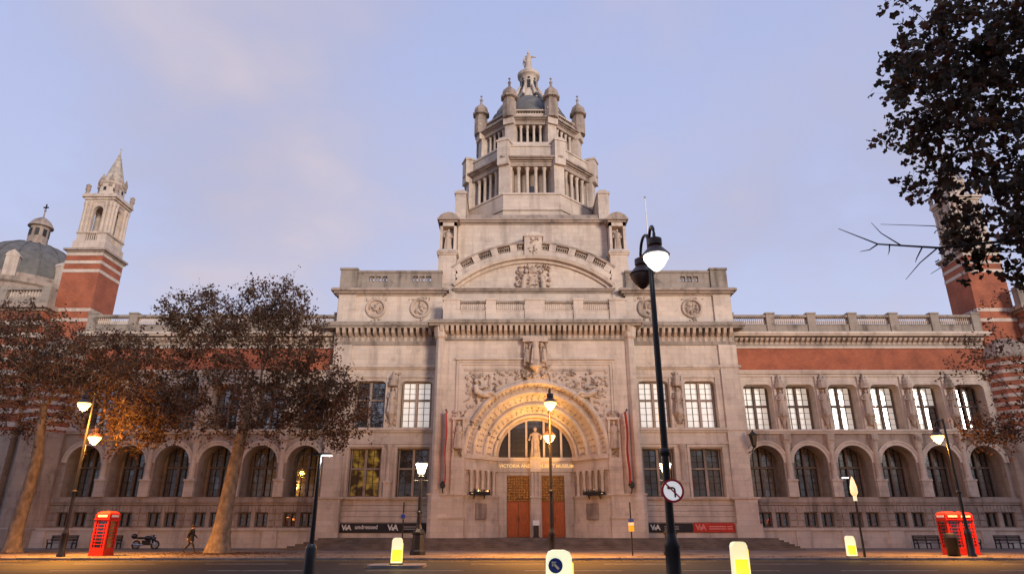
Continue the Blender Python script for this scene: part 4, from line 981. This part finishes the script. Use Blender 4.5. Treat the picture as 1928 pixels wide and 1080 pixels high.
def swan_post(name, label, loc, hroad, hpave, arms, lits, glow, power, color, r0=.11, group=None, dxs=(0,0), hd=.38, rise=.32):
    t = thing(name, label, 'street lamp', loc, 0, group)
    top = max(hroad if arms[0] else 0, hpave if arms[1] else 0)+.9
    MB().lathe([(r0*2.1,0),(r0*2.1,.12),(r0*1.7,.2),(r0*1.6,1.15),(r0*1.75,1.2),(r0*1.35,1.35),(r0,1.5)], n=12).build('base', 'black_iron', t, 35)
    MB().tube([(0,0,1.45),(0,0,top*.5),(0,0,top)], [r0*.95,r0*.8,r0*.55], 10).build('post', 'black_iron', t, 60)
    MB().lathe([(r0*.9,0),(r0*1.25,.06),(r0*1.25,.14),(r0*.9,.2)], n=10).build('collar', 'black_iron', t, 40, (0,0,3.4))
    for i, (sgn, hh) in enumerate(((-1, hroad), (1, hpave))):
        if not arms[i]: continue
        L = arms[i]; ex = dxs[i]; zt = hh+.55
        pts = [(ex*(1-math.cos(a_))/2, sgn*L*(1-math.cos(a_))/2, zt+rise*math.sin(a_)+.0) for a_ in [math.pi*k/12 for k in range(13)]]
        MB().tube([(0,0,zt-.6)]+pts, .045, 7).build('swan_arm', 'black_iron', t, 60)
        bell_head(t, ex, sgn*L, hh, lits[i], glow, r=hd, power=power, color=color)
    return t
OR = (1, .40, .06)
swan_post('street_lamp', 'tall black swan-neck lamp post with one lit white bowl and a round traffic sign', (4.02, 17.9, 0), 8.72, 8.85, (.9,.9), (True, False), 'glow_white', 0, OR, .115, dxs=(-.04,-.08), hd=.36, rise=.5)
swan_post('street_lamp', 'two-headed street lamp glowing orange beside the single phone box', (-25.4, 40.3, GZ), 8.5, 6.75, (.85,.85), (True, True), 'glow_orange', 3400, OR)
swan_post('street_lamp', 'two-headed street lamp glowing orange in front of the museum doors', (2.25, 40.0, GZ), 8.5, 6.8, (.85,.85), (True, True), 'glow_orange', 3000, OR)
swan_post('street_lamp', 'single-headed orange street lamp beside the pair of phone boxes', (26.3, 40.9, GZ), 8.4, 6.9, (0,.85), (False, True), 'glow_orange', 3400, OR)
def ornate(label, loc):
    t = thing('lantern_post', label, 'street lamp', loc, 0, 'ornate lantern posts before the steps')
    MB().lathe([(.5,0),(.5,.2),(.42,.3),(.36,1.15),(.42,1.2),(.42,1.3),(.22,1.5),(.15,1.75)], n=8, a0=R(22.5)).build('pedestal', 'black_iron', t)
    MB().lathe([(.15,1.7),(.13,2.4),(.19,2.46),(.12,2.55),(.1,4.5),(.18,4.6),(.08,4.7)], n=12).build('post', 'black_iron', t, 35)
    MB().tube([(-.45,0,4.35),(.45,0,4.35)], .03, 6).build('ladder_bar', 'black_iron', t)
    MB().lathe([(.17,0),(.21,.05),(.38,.62)], n=6).build('lantern_pane', 'glow_warm', t, None, (0,0,4.75))
    m = MB().lathe([(.41,5.38),(.45,5.42),(.25,5.6),(.07,5.7),(.09,5.8),(.02,5.95)], n=6)
    for k in range(6): a_ = R(60*k); m.tube([(.19*math.cos(a_),.19*math.sin(a_),4.74),(.40*math.cos(a_),.40*math.sin(a_),5.4)], .018, 4)
    m.build('lantern_frame', 'black_iron', t)
    for k in range(4): a_ = R(90*k+45); point(t, (.55*math.cos(a_), .55*math.sin(a_), 5.1), 130, (1,.66,.34), .1)
    return t
ornate('ornate black lantern post shining white beside the all-black banner', (-5.75, 43.6, GZ))
ornate('ornate black lantern post, lit, partly behind the tall swan-neck post', (9.75, 43.6, GZ))
# slim modern post with a flat white head
t = thing('street_lamp', 'slim modern black post with a flat white lit head beside the plane tree', 'street lamp', (-6.75, 24.0, 0))
MB().lathe([(.2,0),(.2,1.0),(.16,1.08),(.1,1.14)], n=12).build('base', 'black_iron', t, 35)
MB().tube([(0,0,1.1),(0,0,4.05)], [.085,.06], 10).build('post', 'black_iron', t, 60)
MB().box(-.3, .42, -.1, .1, 4.05, 4.11).build('lamp_head', 'black_iron', t); MB().box(.08, .4, -.09, .09, 4.02, 4.05).build('lamp_panel', 'glow_white', t)
point(t, (.25, 0, 3.9), 60, (.9,.95,1), .1)
# beacon post with amber glow
t = thing('beacon_post', 'thin black post topped by a glowing amber beacon behind a yellow bollard', 'beacon', (19.8, 40.2, GZ))
MB().tube([(0,0,0),(0,0,3.3)], [.07,.05], 10).build('post', 'black_iron', t, 60)
MB().lathe([(.1,0),(.1,.28)], n=10).build('collar_lamp', 'bollard_white', t, None, (0,0,3.0))
MB().lathe([(.12,3.3),(.2,3.45),(.19,3.75),(.1,4.15),(.02,4.35)], n=10).build('beacon_lamp', 'glow_amber', t, 40)
MB().tube([(0,0,4.2),(-.25,0,4.25)], .02, 6).build('arm', 'black_iron', t); MB().box(-.55, -.2, -.06, .06, 4.25, 4.31).build('lamp_head', 'glow_white', t)

# round no-left-turn sign on the tall post
t = thing('traffic_sign', 'round white traffic sign with red ring and barred black left-turn arrow', 'traffic sign', (4.1, 17.72, 2.52))
def disc(mb, r, y0, y1, n=32): mb.M = Matrix.Rotation(R(90), 4, 'X'); mb.lathe([(r,-y1),(r,-y0)], n=n); mb.M = None; return mb
disc(MB(), .29, -.02, .0).build('backplate', 'sign_red', t); disc(MB(), .235, -.024, -.02).build('face', 'sign_added_glow', t)
m = MB(); y0, y1 = -.03, -.0245
m.box(.03, .075, y0, y1, -.16, .02); m.box(-.08, .0, y0, y1, .05, .095)
m.prism([(.075,.02),(.06,.07),(.0,.095),(0,.05),(.025,.04),(.03,.02)], y0, y1); m.prism([(-.08,.125),(-.16,.072),(-.08,.02)], y0, y1); m.build('arrow', 'black_iron', t)
m = MB(); m.M = Matrix.Rotation(R(45), 4, 'Y'); m.box(-.235, .235, -.035, -.0305, -.02, .02); m.build('diagonal_bar', 'sign_red', t)
MB().box(-.1, .05, 0, .1, -.1, -.05).box(-.1, .05, 0, .1, .05, .1).build('bracket', 'black_iron', t)

# ------------------------------------------------ lit bollards and their islands
def bollard(label, loc, rz, sign, grp='lit keep-left bollards'):
    t = thing('traffic_bollard', label, 'bollard', loc, rz, grp)
    w, d, h = .25, .13, 1.12
    MB().box(-w-.03, w+.03, -d-.03, d+.03, 0, .07).build('base', 'black_iron', t)
    prof = [(-w,.07),(w,.07),(w*.92,h-.12),(w*.75,h-.03),(w*.45,h),(-w*.45,h),(-w*.75,h-.03),(-w*.92,h-.12)]
    MB().prism(prof, -d, d).build('shell', 'bollard_cream' if sign else 'bollard_white', t)
    MB().box(-w*.8, w*.8, -d-.012, -d, .14, .62).build('yellow_panel', 'bollard_yellow', t)
    MB().box(w*.97, w+.012, -d*.8, d*.8, .1, .9).build('side_panel', 'bollard_yellow', t)
    if sign:
        s = MB(); s.M = Matrix.Translation((-.07,-d,.86)) @ Matrix.Rotation(R(90), 4, 'X'); s.lathe([(.13,0),(.13,.015)], n=20); s = s.build('keep_left_disc', 'sign_blue', t)
        m = MB(); m.M = Matrix.Translation((-.07,-d-.02,.86)) @ Matrix.Rotation(R(-45), 4, 'Y'); m.box(-.02, .02, -.004, .004, -.08, .06); m.prism([(-.06,.03),(0,.1),(.06,.03)], -.004, .004); m.build('arrow', 'sign_white', s)
    point(t, (0, -d-.3, .25), 6, (1,.75,.2), .1)
    return t
def island(x0, x1, y0, y1):
    r = .5; pts = []
    for cx_, cy_, a0 in ((x1-r,y1-r,0),(x0+r,y1-r,90),(x0+r,y0+r,180),(x1-r,y0+r,270)):
        for k in range(5): a_ = R(a0+22.5*k); pts.append((cx_+r*math.cos(a_), cy_+r*math.sin(a_)))
    struct(MB().slab(pts, -.01, .12).build('traffic_island', 'kerb_stone'))
island(-6.4, -3.9, 31.2, 33.4); island(-.6, 5.2, 12.4, 18.9); island(6.0, 8.3, 21, 23.2); island(-7.9, -5.6, 23, 25.2)
bollard('glowing yellow traffic bollard on a kerbed island before the all-black banner', (-5.15, 32.0, .12), R(6), False)
bollard('illuminated white and yellow bollard with blue keep-left disc', (.86, 13.2, .12), R(0), True)
bollard('glowing cream traffic bollard below the red plinth banner', (6.95, 21.9, .12), R(4), False)
bollard('glowing yellow bollard beside the amber beacon post', (19.0, 40.0, GZ), R(-10), False)

# ------------------------------------------------ telephone boxes
def phone_box(label, loc, rz, grp=None):
    t = thing('phone_box', label, 'phone box', loc, rz, grp); w = .45
    MB().box(-w-.02, w+.02, -w-.02, w+.02, 0, .12).build('plinth', 'red_paint', t)
    m = MB()
    for sx in (-1, 1):
        for sy in (-1, 1): m.box(*sorted((sx*w, sx*(w-.1))), *sorted((sy*w, sy*(w-.1))), .12, 2.12)
    for a_ in range(4):
        m.M = Matrix.Rotation(R(90*a_), 4, 'Z'); m.box(-w+.1, w-.1, -w+.01, -w+.08, .12, .45); m.box(-w+.1, w-.1, -w+.01, -w+.08, 1.92, 2.12)
    m.M = None; m.build('frame', 'red_paint', t)
    m = MB().box(-w-.04, w+.04, -w-.04, w+.04, 2.0, 2.06).box(-w-.01, w+.01, -w-.01, w+.01, 2.12, 2.3)
    m.lathe([(w*1.39,2.3),(w*1.3,2.38),(w*.95,2.45),(w*.5,2.49),(.05,2.5)], n=4, a0=R(45)); m.build('roof', 'red_paint', t)
    for a_ in range(4):
        Mx = Matrix.Rotation(R(90*a_), 4, 'Z')
        p = MB(); p.M = Mx; p.box(-w+.1, w-.1, -w+.05, -w+.06, .45, 1.92); p = p.build('pane', 'glass_dim', t)
        g = MB(); g.M = Mx
        for k in range(1, 8): z = .45+1.47*k/8; g.box(-w+.1, w-.1, -w+.02, -w+.05, z-.015, z+.015)
        for x in (-.22, .22): g.box(x-.015, x+.015, -w+.022, -w+.052, .45, 1.92)
        g.build('glazing_bars', 'red_paint', p)
        s = MB(); s.M = Mx; s.box(-.3, .3, -w-.025, -w-.01, 2.15, 2.27); s.build('sign_panel', 'sign_white', t)
    return t
phone_box('red telephone box standing alone beside the orange street lamp', (-24.3, 42.3, GZ), R(-8))
phone_box('red telephone box partly behind the black litter bin', (26.75, 43.2, GZ), R(5), 'pair of phone boxes')
phone_box('red telephone box farther from the bin, behind the lamp post foot', (28.0, 43.9, GZ), R(5), 'pair of phone boxes')
t = thing('litter_bin', 'black litter bin at the kerb in front of a red phone box', 'bin', (25.7, 41.6, GZ))
MB().lathe([(.3,0),(.33,.05),(.35,.95),(.38,1.0),(.36,1.06)], n=14).build('body', 'black_iron', t, 35); MB().lathe([(.36,1.06),(.3,1.2),(.12,1.27)], n=14).build('lid', 'black_iron', t, 35)

# ------------------------------------------------ sign posts
t = thing('sign_post', 'thin post with a small round blue plate beside the lantern post', 'sign post', (-6.55, 42.4, GZ))
MB().tube([(0,0,0),(0,0,3.0)], .045, 8).build('post', 'black_iron', t); disc(MB(), .18, -.03, 0).build('plate', 'banner_grey', t).location = (0, -.05, 2.2)
disc(MB(), .12, -.01, 0).build('symbol', 'sign_blue', t).location = (0, -.085, 2.2)
t = thing('sign_post', 'thin post carrying a blue and yellow parking plate by the steps', 'sign post', (7.15, 42.4, GZ))
MB().tube([(0,0,0),(0,0,3.0)], .045, 8).build('post', 'black_iron', t)
MB().box(-.16, .16, -.08, -.05, 1.35, 1.85).build('lower_plate', 'sign_yellow', t); MB().box(-.16, .16, -.08, -.05, 1.88, 2.05).build('upper_plate', 'sign_blue', t); MB().box(-.16, .16, -.08, -.05, 1.68, 1.84).build('white_plate', 'sign_white', t).location.y = -.01

# ------------------------------------------------ benches along the plinth
def bench(label, x, y=57.6, L=2.2):
    t = thing('park_bench', label, 'bench', (x, y, GZ), 0, 'dark benches along the plinth')
    for i in range(4): MB().box(-L/2, L/2, -.5+i*.13, -.39+i*.13, .42, .47).build('seat_slat', 'bench_wood', t)
    for i in range(4): MB().box(-L/2, L/2, .04+i*.015, .08+i*.015, .55+i*.12, .65+i*.12).build('back_slat', 'bench_wood', t)
    for x_ in (-L/2+.1, 0, L/2-.1):
        MB().box(x_-.04, x_+.04, -.48, -.4, 0, .42).box(x_-.04, x_+.04, .08, .14, 0, 1.0).box(x_-.04, x_+.04, -.48, .08, .34, .4).build('leg', 'bench_wood', t)
    for x_ in (-L/2+.05, L/2-.05): MB().box(x_-.05, x_+.05, -.5, .06, .66, .7).box(x_-.03, x_+.03, -.48, -.42, .42, .66).build('armrest', 'bench_wood', t)
    return t
bench('dark slatted bench by the plinth between the leaning tree and the orange lamp', -36.3)
bench('dark slatted bench by the plinth just behind the single phone box', -32.7)
bench('dark slatted bench by the plinth nearest the amber beacon post', 33.6)
bench('dark slatted bench by the plinth just behind the pair of phone boxes', 36.6)
bench('dark slatted bench by the plinth below the banded turret', 40.2)
# parked motorcycle
t = thing('motorcycle', 'dark parked motorcycle standing by the plinth between phone box and tree', 'motorcycle', (-28.6, 55.6, GZ), R(4))
def wheel(x):
    w = MB(); w.tube([(x+.29*math.cos(a_), 0, .32+.29*math.sin(a_)) for a_ in [2*math.pi*k/20 for k in range(21)]], .06, 8); w = w.build('wheel', 'rubber', t, 60)
    m = MB(); m.M = Matrix.Translation((x,0,.32)) @ Matrix.Rotation(R(90), 4, 'X'); m.lathe([(.22,-.03),(.22,.03)], n=16); m.build('rim', 'chrome', w)
wheel(-.72); wheel(.72)
MB().ball((.12,0,.82), .34, .17, .18, 12, 8).build('tank', 'bike_paint', t, 60); MB().ball((-.42,0,.82), .42, .16, .09, 10, 6).build('seat', 'rubber', t, 60)
MB().box(-.25, .3, -.16, .16, .3, .66).build('engine', 'black_iron', t); MB().tube([(.72,-.09,.32),(.5,-.09,.98)], .03, 6).tube([(.72,.09,.32),(.5,.09,.98)], .03, 6).build('fork', 'chrome', t)
MB().tube([(.4,-.38,1.05),(.52,-.12,1.02),(.52,.12,1.02),(.4,.38,1.05)], .022, 6).build('handlebar', 'black_iron', t); MB().ball((.63,0,.93), .1, .11, .11).build('headlamp', 'chrome', t, 60)
MB().tube([(-.1,-.2,.34),(-.5,-.22,.32),(-.95,-.22,.4)], .05, 8).build('exhaust', 'chrome', t, 60); MB().ball((-.95,0,.95), .22, .25, .2, 10, 6).build('top_box', 'bike_paint', t, 60)
MB().ball((.55,0,.78), .16, .2, .3, 10, 6).build('fairing', 'bike_paint', t, 60)
# wall vent
tag(MB().box(-.35, .35, -.03, 0, 0, .3).box(-.31, .31, -.05, -.03, .04, .08).box(-.31, .31, -.05, -.03, .13, .17).box(-.31, .31, -.05, -.03, .22, .26).build('wall_vent', 'black_iron', None, loc=(-27.9, 59.08, .75)), 'small dark louvred vent in the plinth behind the walking person', 'vent')

# ------------------------------------------------ walking person
t = thing('person', 'person in dark clothes walking along the pavement beside the plane tree', 'person', (-20.95, 46.3, GZ), R(90))
J = {'pel':(0,0,.95,.15),'sp':(0,-.02,1.15,.14),'ch':(0,-.04,1.36,.16),'nk':(0,-.05,1.5,.06),'hd':(0,-.07,1.62,.10),'tp':(0,-.06,1.73,.08)}
E = [('pel','sp'),('sp','ch'),('ch','nk'),('nk','hd'),('hd','tp')]
for s, n, ky, fy, ay in ((-1,'l',-.28,-.42,.22),(1,'r',.02,.46,-.26)):
    J.update({'h'+n:(s*.1,0,.9,.1),'k'+n:(s*.1,ky if n == 'l' else .1,.5,.07),'a'+n:(s*.1,fy,.1 if n == 'l' else .16,.045),'t'+n:(s*.11,fy-.2,.04 if n == 'l' else .06,.035),
              's'+n:(s*.19,-.04,1.4,.07),'e'+n:(s*.24,ay*.35,1.14,.055),'w'+n:(s*.23,ay-.1,.92,.035),'p'+n:(s*.23,ay-.14,.85,.03)})
    E += [('pel','h'+n),('h'+n,'k'+n),('k'+n,'a'+n),('a'+n,'t'+n),('ch','s'+n),('s'+n,'e'+n),('e'+n,'w'+n),('w'+n,'p'+n)]
    for i, (dx_, L) in enumerate(((-.025,.07),(-.008,.08),(.008,.078),(.024,.06))):
        J['f%s%d' % (n,i)] = (s*.23+dx_*.4, ay-.14+dx_, .85-L*.5, .01); J['g%s%d' % (n,i)] = (s*.23+dx_*.4-s*.01, ay-.15+dx_, .85-L, .009); E += [('p'+n,'f%s%d' % (n,i)),('f%s%d' % (n,i),'g%s%d' % (n,i))]
    J['b'+n] = (s*.22, ay-.17, .86, .011); J['c'+n] = (s*.215, ay-.19, .82, .01); E += [('w'+n,'b'+n),('b'+n,'c'+n)]
keys = list(J); me = bpy.data.meshes.new('body'); me.from_pydata([J[k][:3] for k in keys], [(keys.index(a), keys.index(b)) for a, b in E], [])
ob = bpy.data.objects.new('tmp', me); col.objects.link(ob); sk = ob.modifiers.new('s', 'SKIN'); ob.modifiers.new('u', 'SUBSURF').levels = 1
for i, k in enumerate(keys): me.skin_vertices[0].data[i].radius = (J[k][3],)*2; me.skin_vertices[0].data[i].use_root = (k == 'pel')
dg = bpy.context.evaluated_depsgraph_get(); bm_ = bpy.data.meshes.new_from_object(ob.evaluated_get(dg)); bpy.data.objects.remove(ob)
bm_.materials.clear(); bm_.materials.append(M['cloth_dark']); bm_.materials.append(M['skin'])
for p in bm_.polygons: p.use_smooth = True; p.material_index = 1 if p.center.z > 1.5 or (abs(p.center.x) > .17 and p.center.z < .93 and p.center.z > .7) else 0
put('body', bm_, None, t)
MB().ball((0,-.04,1.66), .115, .125, .12, 12, 8).build('hair', 'hair', t, 60)
m = MB().lathe([(.2,.72),(.19,.95),(.17,1.15),(.2,1.36),(.14,1.47),(.07,1.52)], 0, -.03, 14); m.build('coat', 'cloth_dark', t, 60)
for s in (-1, 1): MB().ball((s*.035,-.165,1.64), .012).build('eye', 'hair', t)
MB().ball((0,-.18,1.61), .018, .025, .025).build('nose', 'skin', t); MB().box(-.025, .025, -.168, -.155, 1.56, 1.568).build('mouth', 'sign_red', t)

# ================================================================== trees
def grow(name, label, base, trunk, crown, natt, seed, leafn, leaf_size, leafmat_, bark, r_tip=.012, twigs=4, droop=.0, grp=None, extra=None, twig_len=.7, shape=None):
    rg = np.random.default_rng(seed)
    t = thing(name, label, 'tree', base, 0, grp)
    nodes = [Vector(p) for p in trunk]; par = [-1]+list(range(len(trunk)-1)); ntr = len(trunk)
    pts = []
    while len(pts) < natt:
        k = rg.integers(len(crown)); c, rad = crown[k]; d = rg.normal(size=3); d /= np.linalg.norm(d); d *= rg.random()**.40
        pts.append(np.array(c)+d*np.array(rad))
    top = np.array(trunk[-1]); pts.sort(key=lambda p: np.linalg.norm(p-top))
    arr = np.zeros((natt*6+len(trunk)+50, 3)); arr[:ntr] = np.array(trunk); cnt = ntr
    dist0 = np.zeros(len(arr)); 
    for i in range(1, ntr): dist0[i] = dist0[i-1]+(nodes[i]-nodes[i-1]).length*.35
    start = max(1, ntr-4)
    for p in pts:
        dd = np.linalg.norm(arr[start:cnt]-p, axis=1)+dist0[start:cnt]*.45
        j = start+int(np.argmin(dd)); a = arr[j].copy(); L = np.linalg.norm(p-a); n = max(1, min(5, int(L/.9)))
        prev = j; bend = rg.normal(size=3)*L*.10
        for q in range(1, n+1):
            f = q/n; x = a+(p-a)*f+bend*math.sin(math.pi*f)+rg.normal(size=3)*.06*(q < n); x[2] += .12*L*math.sin(math.pi*f)
            arr[cnt] = x; dist0[cnt] = dist0[prev]+np.linalg.norm(x-arr[prev]); nodes.append(Vector(x)); par.append(prev); prev = cnt; cnt += 1
    # radii by the pipe rule
    acc = np.zeros(cnt); kids = np.zeros(cnt, int)
    for i in range(1, cnt): kids[par[i]] += 1
    rad_ = np.zeros(cnt)
    for i in range(cnt-1, -1, -1):
        if kids[i] == 0: acc[i] += r_tip**2.2
        rad_[i] = acc[i]**(1/2.2)
        if par[i] >= 0: acc[par[i]] += acc[i]
    w = MB()
    rt = [max(rad_[i], trunk_r) for i, trunk_r in zip(range(ntr), extra['tr'])] if extra else list(rad_[:ntr])
    w.tube(nodes[:ntr], rt, 12)
    for i in range(ntr, cnt):
        p = par[i]; r0 = min(rad_[p], rad_[i]*1.25) if p >= ntr else min(rad_[i]*1.3, rt[p])
        w.tube([nodes[p], nodes[i]], [r0, rad_[i]], 6 if rad_[i] > .05 else 4 if rad_[i] > .025 else 3)
    w.build('trunk', bark, t, 60)
    # twigs and leaves
    tips = [i for i in range(ntr, cnt) if rad_[i] < .05]
    tw = MB(); LV = []; 
    for i in tips:
        for _ in range(twigs):
            d = rg.normal(size=3); d[2] += .25-droop; d /= np.linalg.norm(d); L = twig_len*rg.uniform(.4,1.3)
            p0 = np.array(nodes[i]); p1 = p0+d*L*.5+rg.normal(size=3)*.05; p2 = p1+(d+rg.normal(size=3)*.35)*L*.5
            tw.tube([p0, p1, p2], [r_tip*.8, r_tip*.6, r_tip*.35], 3)
            LV += [(p1, d), (p2, d), ((p1+p2)/2, d), ((p0+p1)/2, d)]
    tw.build('twigs', bark, t)
    LP = np.array([a for a, _ in LV]); idx = rg.integers(len(LP), size=leafn)
    c = LP[idx]+rg.normal(size=(leafn,3))*.12
    nrm = rg.normal(size=(leafn,3)); nrm /= np.linalg.norm(nrm, axis=1)[:,None]
    u = np.cross(nrm, rg.normal(size=(leafn,3))); u /= np.linalg.norm(u, axis=1)[:,None]; v = np.cross(nrm, u)
    s = leaf_size*rg.uniform(.55,1.25,size=(leafn,1))
    fold = nrm*s*.18
    # lobed leaf: six outline points
    loc = [(0,-.55,0),(.5,-.15,1),(.28,.08,0),(.34,.5,1),(0,.62,0),(-.34,.5,1),(-.28,.08,0),(-.5,-.15,1)]
    V = np.concatenate([c[:,None,:]+u[:,None,:]*(s*a)[:,None,:]+v[:,None,:]*(s*b)[:,None,:]+fold[:,None,:]*k for a, b, k in loc], axis=1).reshape(-1,3)
    n8 = np.arange(leafn)[:,None]*8
    me = bpy.data.meshes.new('crown')
    F = np.concatenate([n8+np.array([0,1,2,6]), n8+np.array([0,6,7,7])], axis=1)
    quads = np.concatenate([n8+np.array([[0,1,2,6]]), n8+np.array([[2,3,4,6]])]).astype(int); tris = np.concatenate([n8+np.array([[0,6,7]]), n8+np.array([[4,5,6]])]).astype(int)
    me.from_pydata(V.tolist(), [], [tuple(q) for q in quads.tolist()]+[tuple(q) for q in tris.tolist()]); me.update()
    put('crown', me, leafmat_, t); return t
def rel(base, ws): return [((x-base[0], y-base[1], z-base[2]), r) for (x, y, z), r in ws]
b = (-19.3, 46.9, GZ)
grow('plane_tree', 'broad plane tree with brown autumn leaves and a stout trunk beside the walking person', b,
     [(0,0,-.1),(0,0,.35),(.05,0,1.2),(.1,.1,3.2),(.25,.1,5.4),(.45,.1,7.2),(.55,.2,8.6),(.7,.2,10.5)],
     rel(b, [((-19.2,46.2,11.3),(8.6,5.2,4.6)), ((-19.0,46.2,11.3),(8.6,5.2,4.6)), ((-18.6,46.4,14.6),(7.0,4.4,3.0)), ((-17.6,46.4,16.8),(3.0,2.6,2.4)), ((-23.0,46.4,15.6),(3.0,2.6,2.6)), ((-12.8,46.2,9.2),(3.4,2.8,2.6)), ((-15.6,46.2,10.6),(4.2,3.4,3.4)), ((-26,45.8,10.2),(4.6,3.4,3.8)), ((-23.3,42.8,8.3),(2.3,1.9,1.5))]),
     950, 5, 36000, .15, 'leaf_autumn', 'bark', .012, 6, 0, 'plane trees on the pavement', {'tr':[.95,.8,.6,.48,.42,.38,.3,.2]}, .85)
b = (-33.6, 48.0, GZ)
grow('plane_tree', 'plane tree with a bare orange-lit trunk beside the end of the building', b,
     [(0,0,-.1),(0,0,.35),(-.05,0,1.5),(.05,.1,4.0),(.15,.1,6.2),(-.1,.1,8.2),(-.3,.2,9.8)],
     rel(b, [((-35.2,48,11.8),(7.0,4.6,4.6)), ((-36.5,48,14.2),(5.2,4.2,3.4)), ((-30.5,48,13.0),(4.2,3.2,3.0))]),
     620, 9, 19000, .15, 'leaf_autumn', 'bark', .012, 6, 0, 'plane trees on the pavement', {'tr':[.7,.55,.46,.4,.36,.3,.22]}, .85)
b = (16.8, 15.2, GZ)
nt = grow('plane_tree', 'dark leafy tree overhanging from beside the viewer with large lobed leaves', b,
     [(0,0,-.1),(0,0,.35),(.05,0,2.5),(0,.1,5.0),(-.2,.1,7.4),(-.5,.1,9.2),(-.6,.2,11)],
     rel(b, [((15.3,15.6,12.6),(4.8,3.4,5.0)), ((13.8,15.6,14.0),(3.3,3.0,4.0)), ((15.0,15.6,9.0),(3.2,2.6,1.7))]),
     440, 21, 11500, .20, 'leaf_dark', 'bark_dark', .008, 4, .25, None, {'tr':[.5,.42,.34,.3,.26,.2,.14]}, .6)
m = MB()
def W(x, y, z): return (x-b[0], y-b[1], z-b[2])
m.tube([W(15.4,15.3,9.4),W(13.2,15.5,8.55),W(10.8,15.5,8.3),W(9.3,15.5,8.4),W(8.37,15.5,8.83)], [.06,.045,.03,.02,.008], 5)
for p, q, r_ in (((10.8,15.5,8.3),(10.2,15.4,7.85),(9.75,15.4,7.4)), ((9.9,15.5,8.35),(9.5,15.6,8.75),(9.3,15.6,9.05)), ((9.3,15.5,8.4),(9.0,15.4,8.2),(8.75,15.4,8.15)), ((11.6,15.5,8.35),(11.0,15.7,9.0),(9.6,15.7,9.05)), ((10.4,15.5,8.3),(10.2,15.5,8.0),(10.15,15.5,7.9)), ((9.6,15.5,8.4),(9.55,15.5,8.2),(9.5,15.5,8.1)), ((11.2,15.5,8.3),(11.0,15.4,7.9),(10.4,15.4,7.55))):
    m.tube([W(*p),W(*q),W(*r_)], [.02,.013,.006], 4)
m.build('bare_branch', 'bark_dark', nt)
b = (35.5, 44.5, GZ)
grow('plane_tree', 'thinly leaved tree with dark bare branches in front of the banded turret', b,
     [(0,0,-.1),(0,0,.35),(.05,0,2.0),(0,.1,4.2),(-.2,.1,6.4),(-.3,.1,8.4)],
     rel(b, [((34.6,44.5,11.5),(5.0,3.8,4.6)), ((36.2,44.5,14.0),(4.4,3.6,4.0)), ((31.2,43.6,7.6),(2.4,1.8,1.2))]),
     260, 33, 2600, .17, 'leaf_autumn', 'bark_dark', .011, 4, 0, None, {'tr':[.6,.5,.4,.34,.28,.2]}, .8)

# fallen leaves round the trunks and along the kerb
rg = np.random.default_rng(8); V, F = [], []
for k in range(2600):
    if k < 1500: x, y = rg.normal(-18.6, 2.6), abs(rg.normal(0, 1.6))*rg.choice([-1,1])+45.6
    elif k < 2000: x, y = rg.normal(-33, 2.5), rg.normal(47, 1.8)
    else: x, y = rg.uniform(-32, 34), 39.4+abs(rg.normal(0, 1.2))
    if y < 39.4: continue
    a = rg.uniform(0, 6.28); q = rg.uniform(.05,.11); n = len(V)
    for i in range(4): V.append((x+q*math.cos(a+i*1.57)*(1 if i % 2 else .7), y+q*math.sin(a+i*1.57)*(1 if i % 2 else .7), GZ+.006+rg.uniform(0,.035)))
    F.append((n, n+1, n+2, n+3))
me = bpy.data.meshes.new('fallen_leaves'); me.from_pydata(V, [], F); lo = put('fallen_leaves', me, 'leaf_autumn'); lo['kind'] = 'stuff'; lo['label'] = 'brown fallen leaves scattered over the pavement round the tree trunks'; lo['category'] = 'leaves'
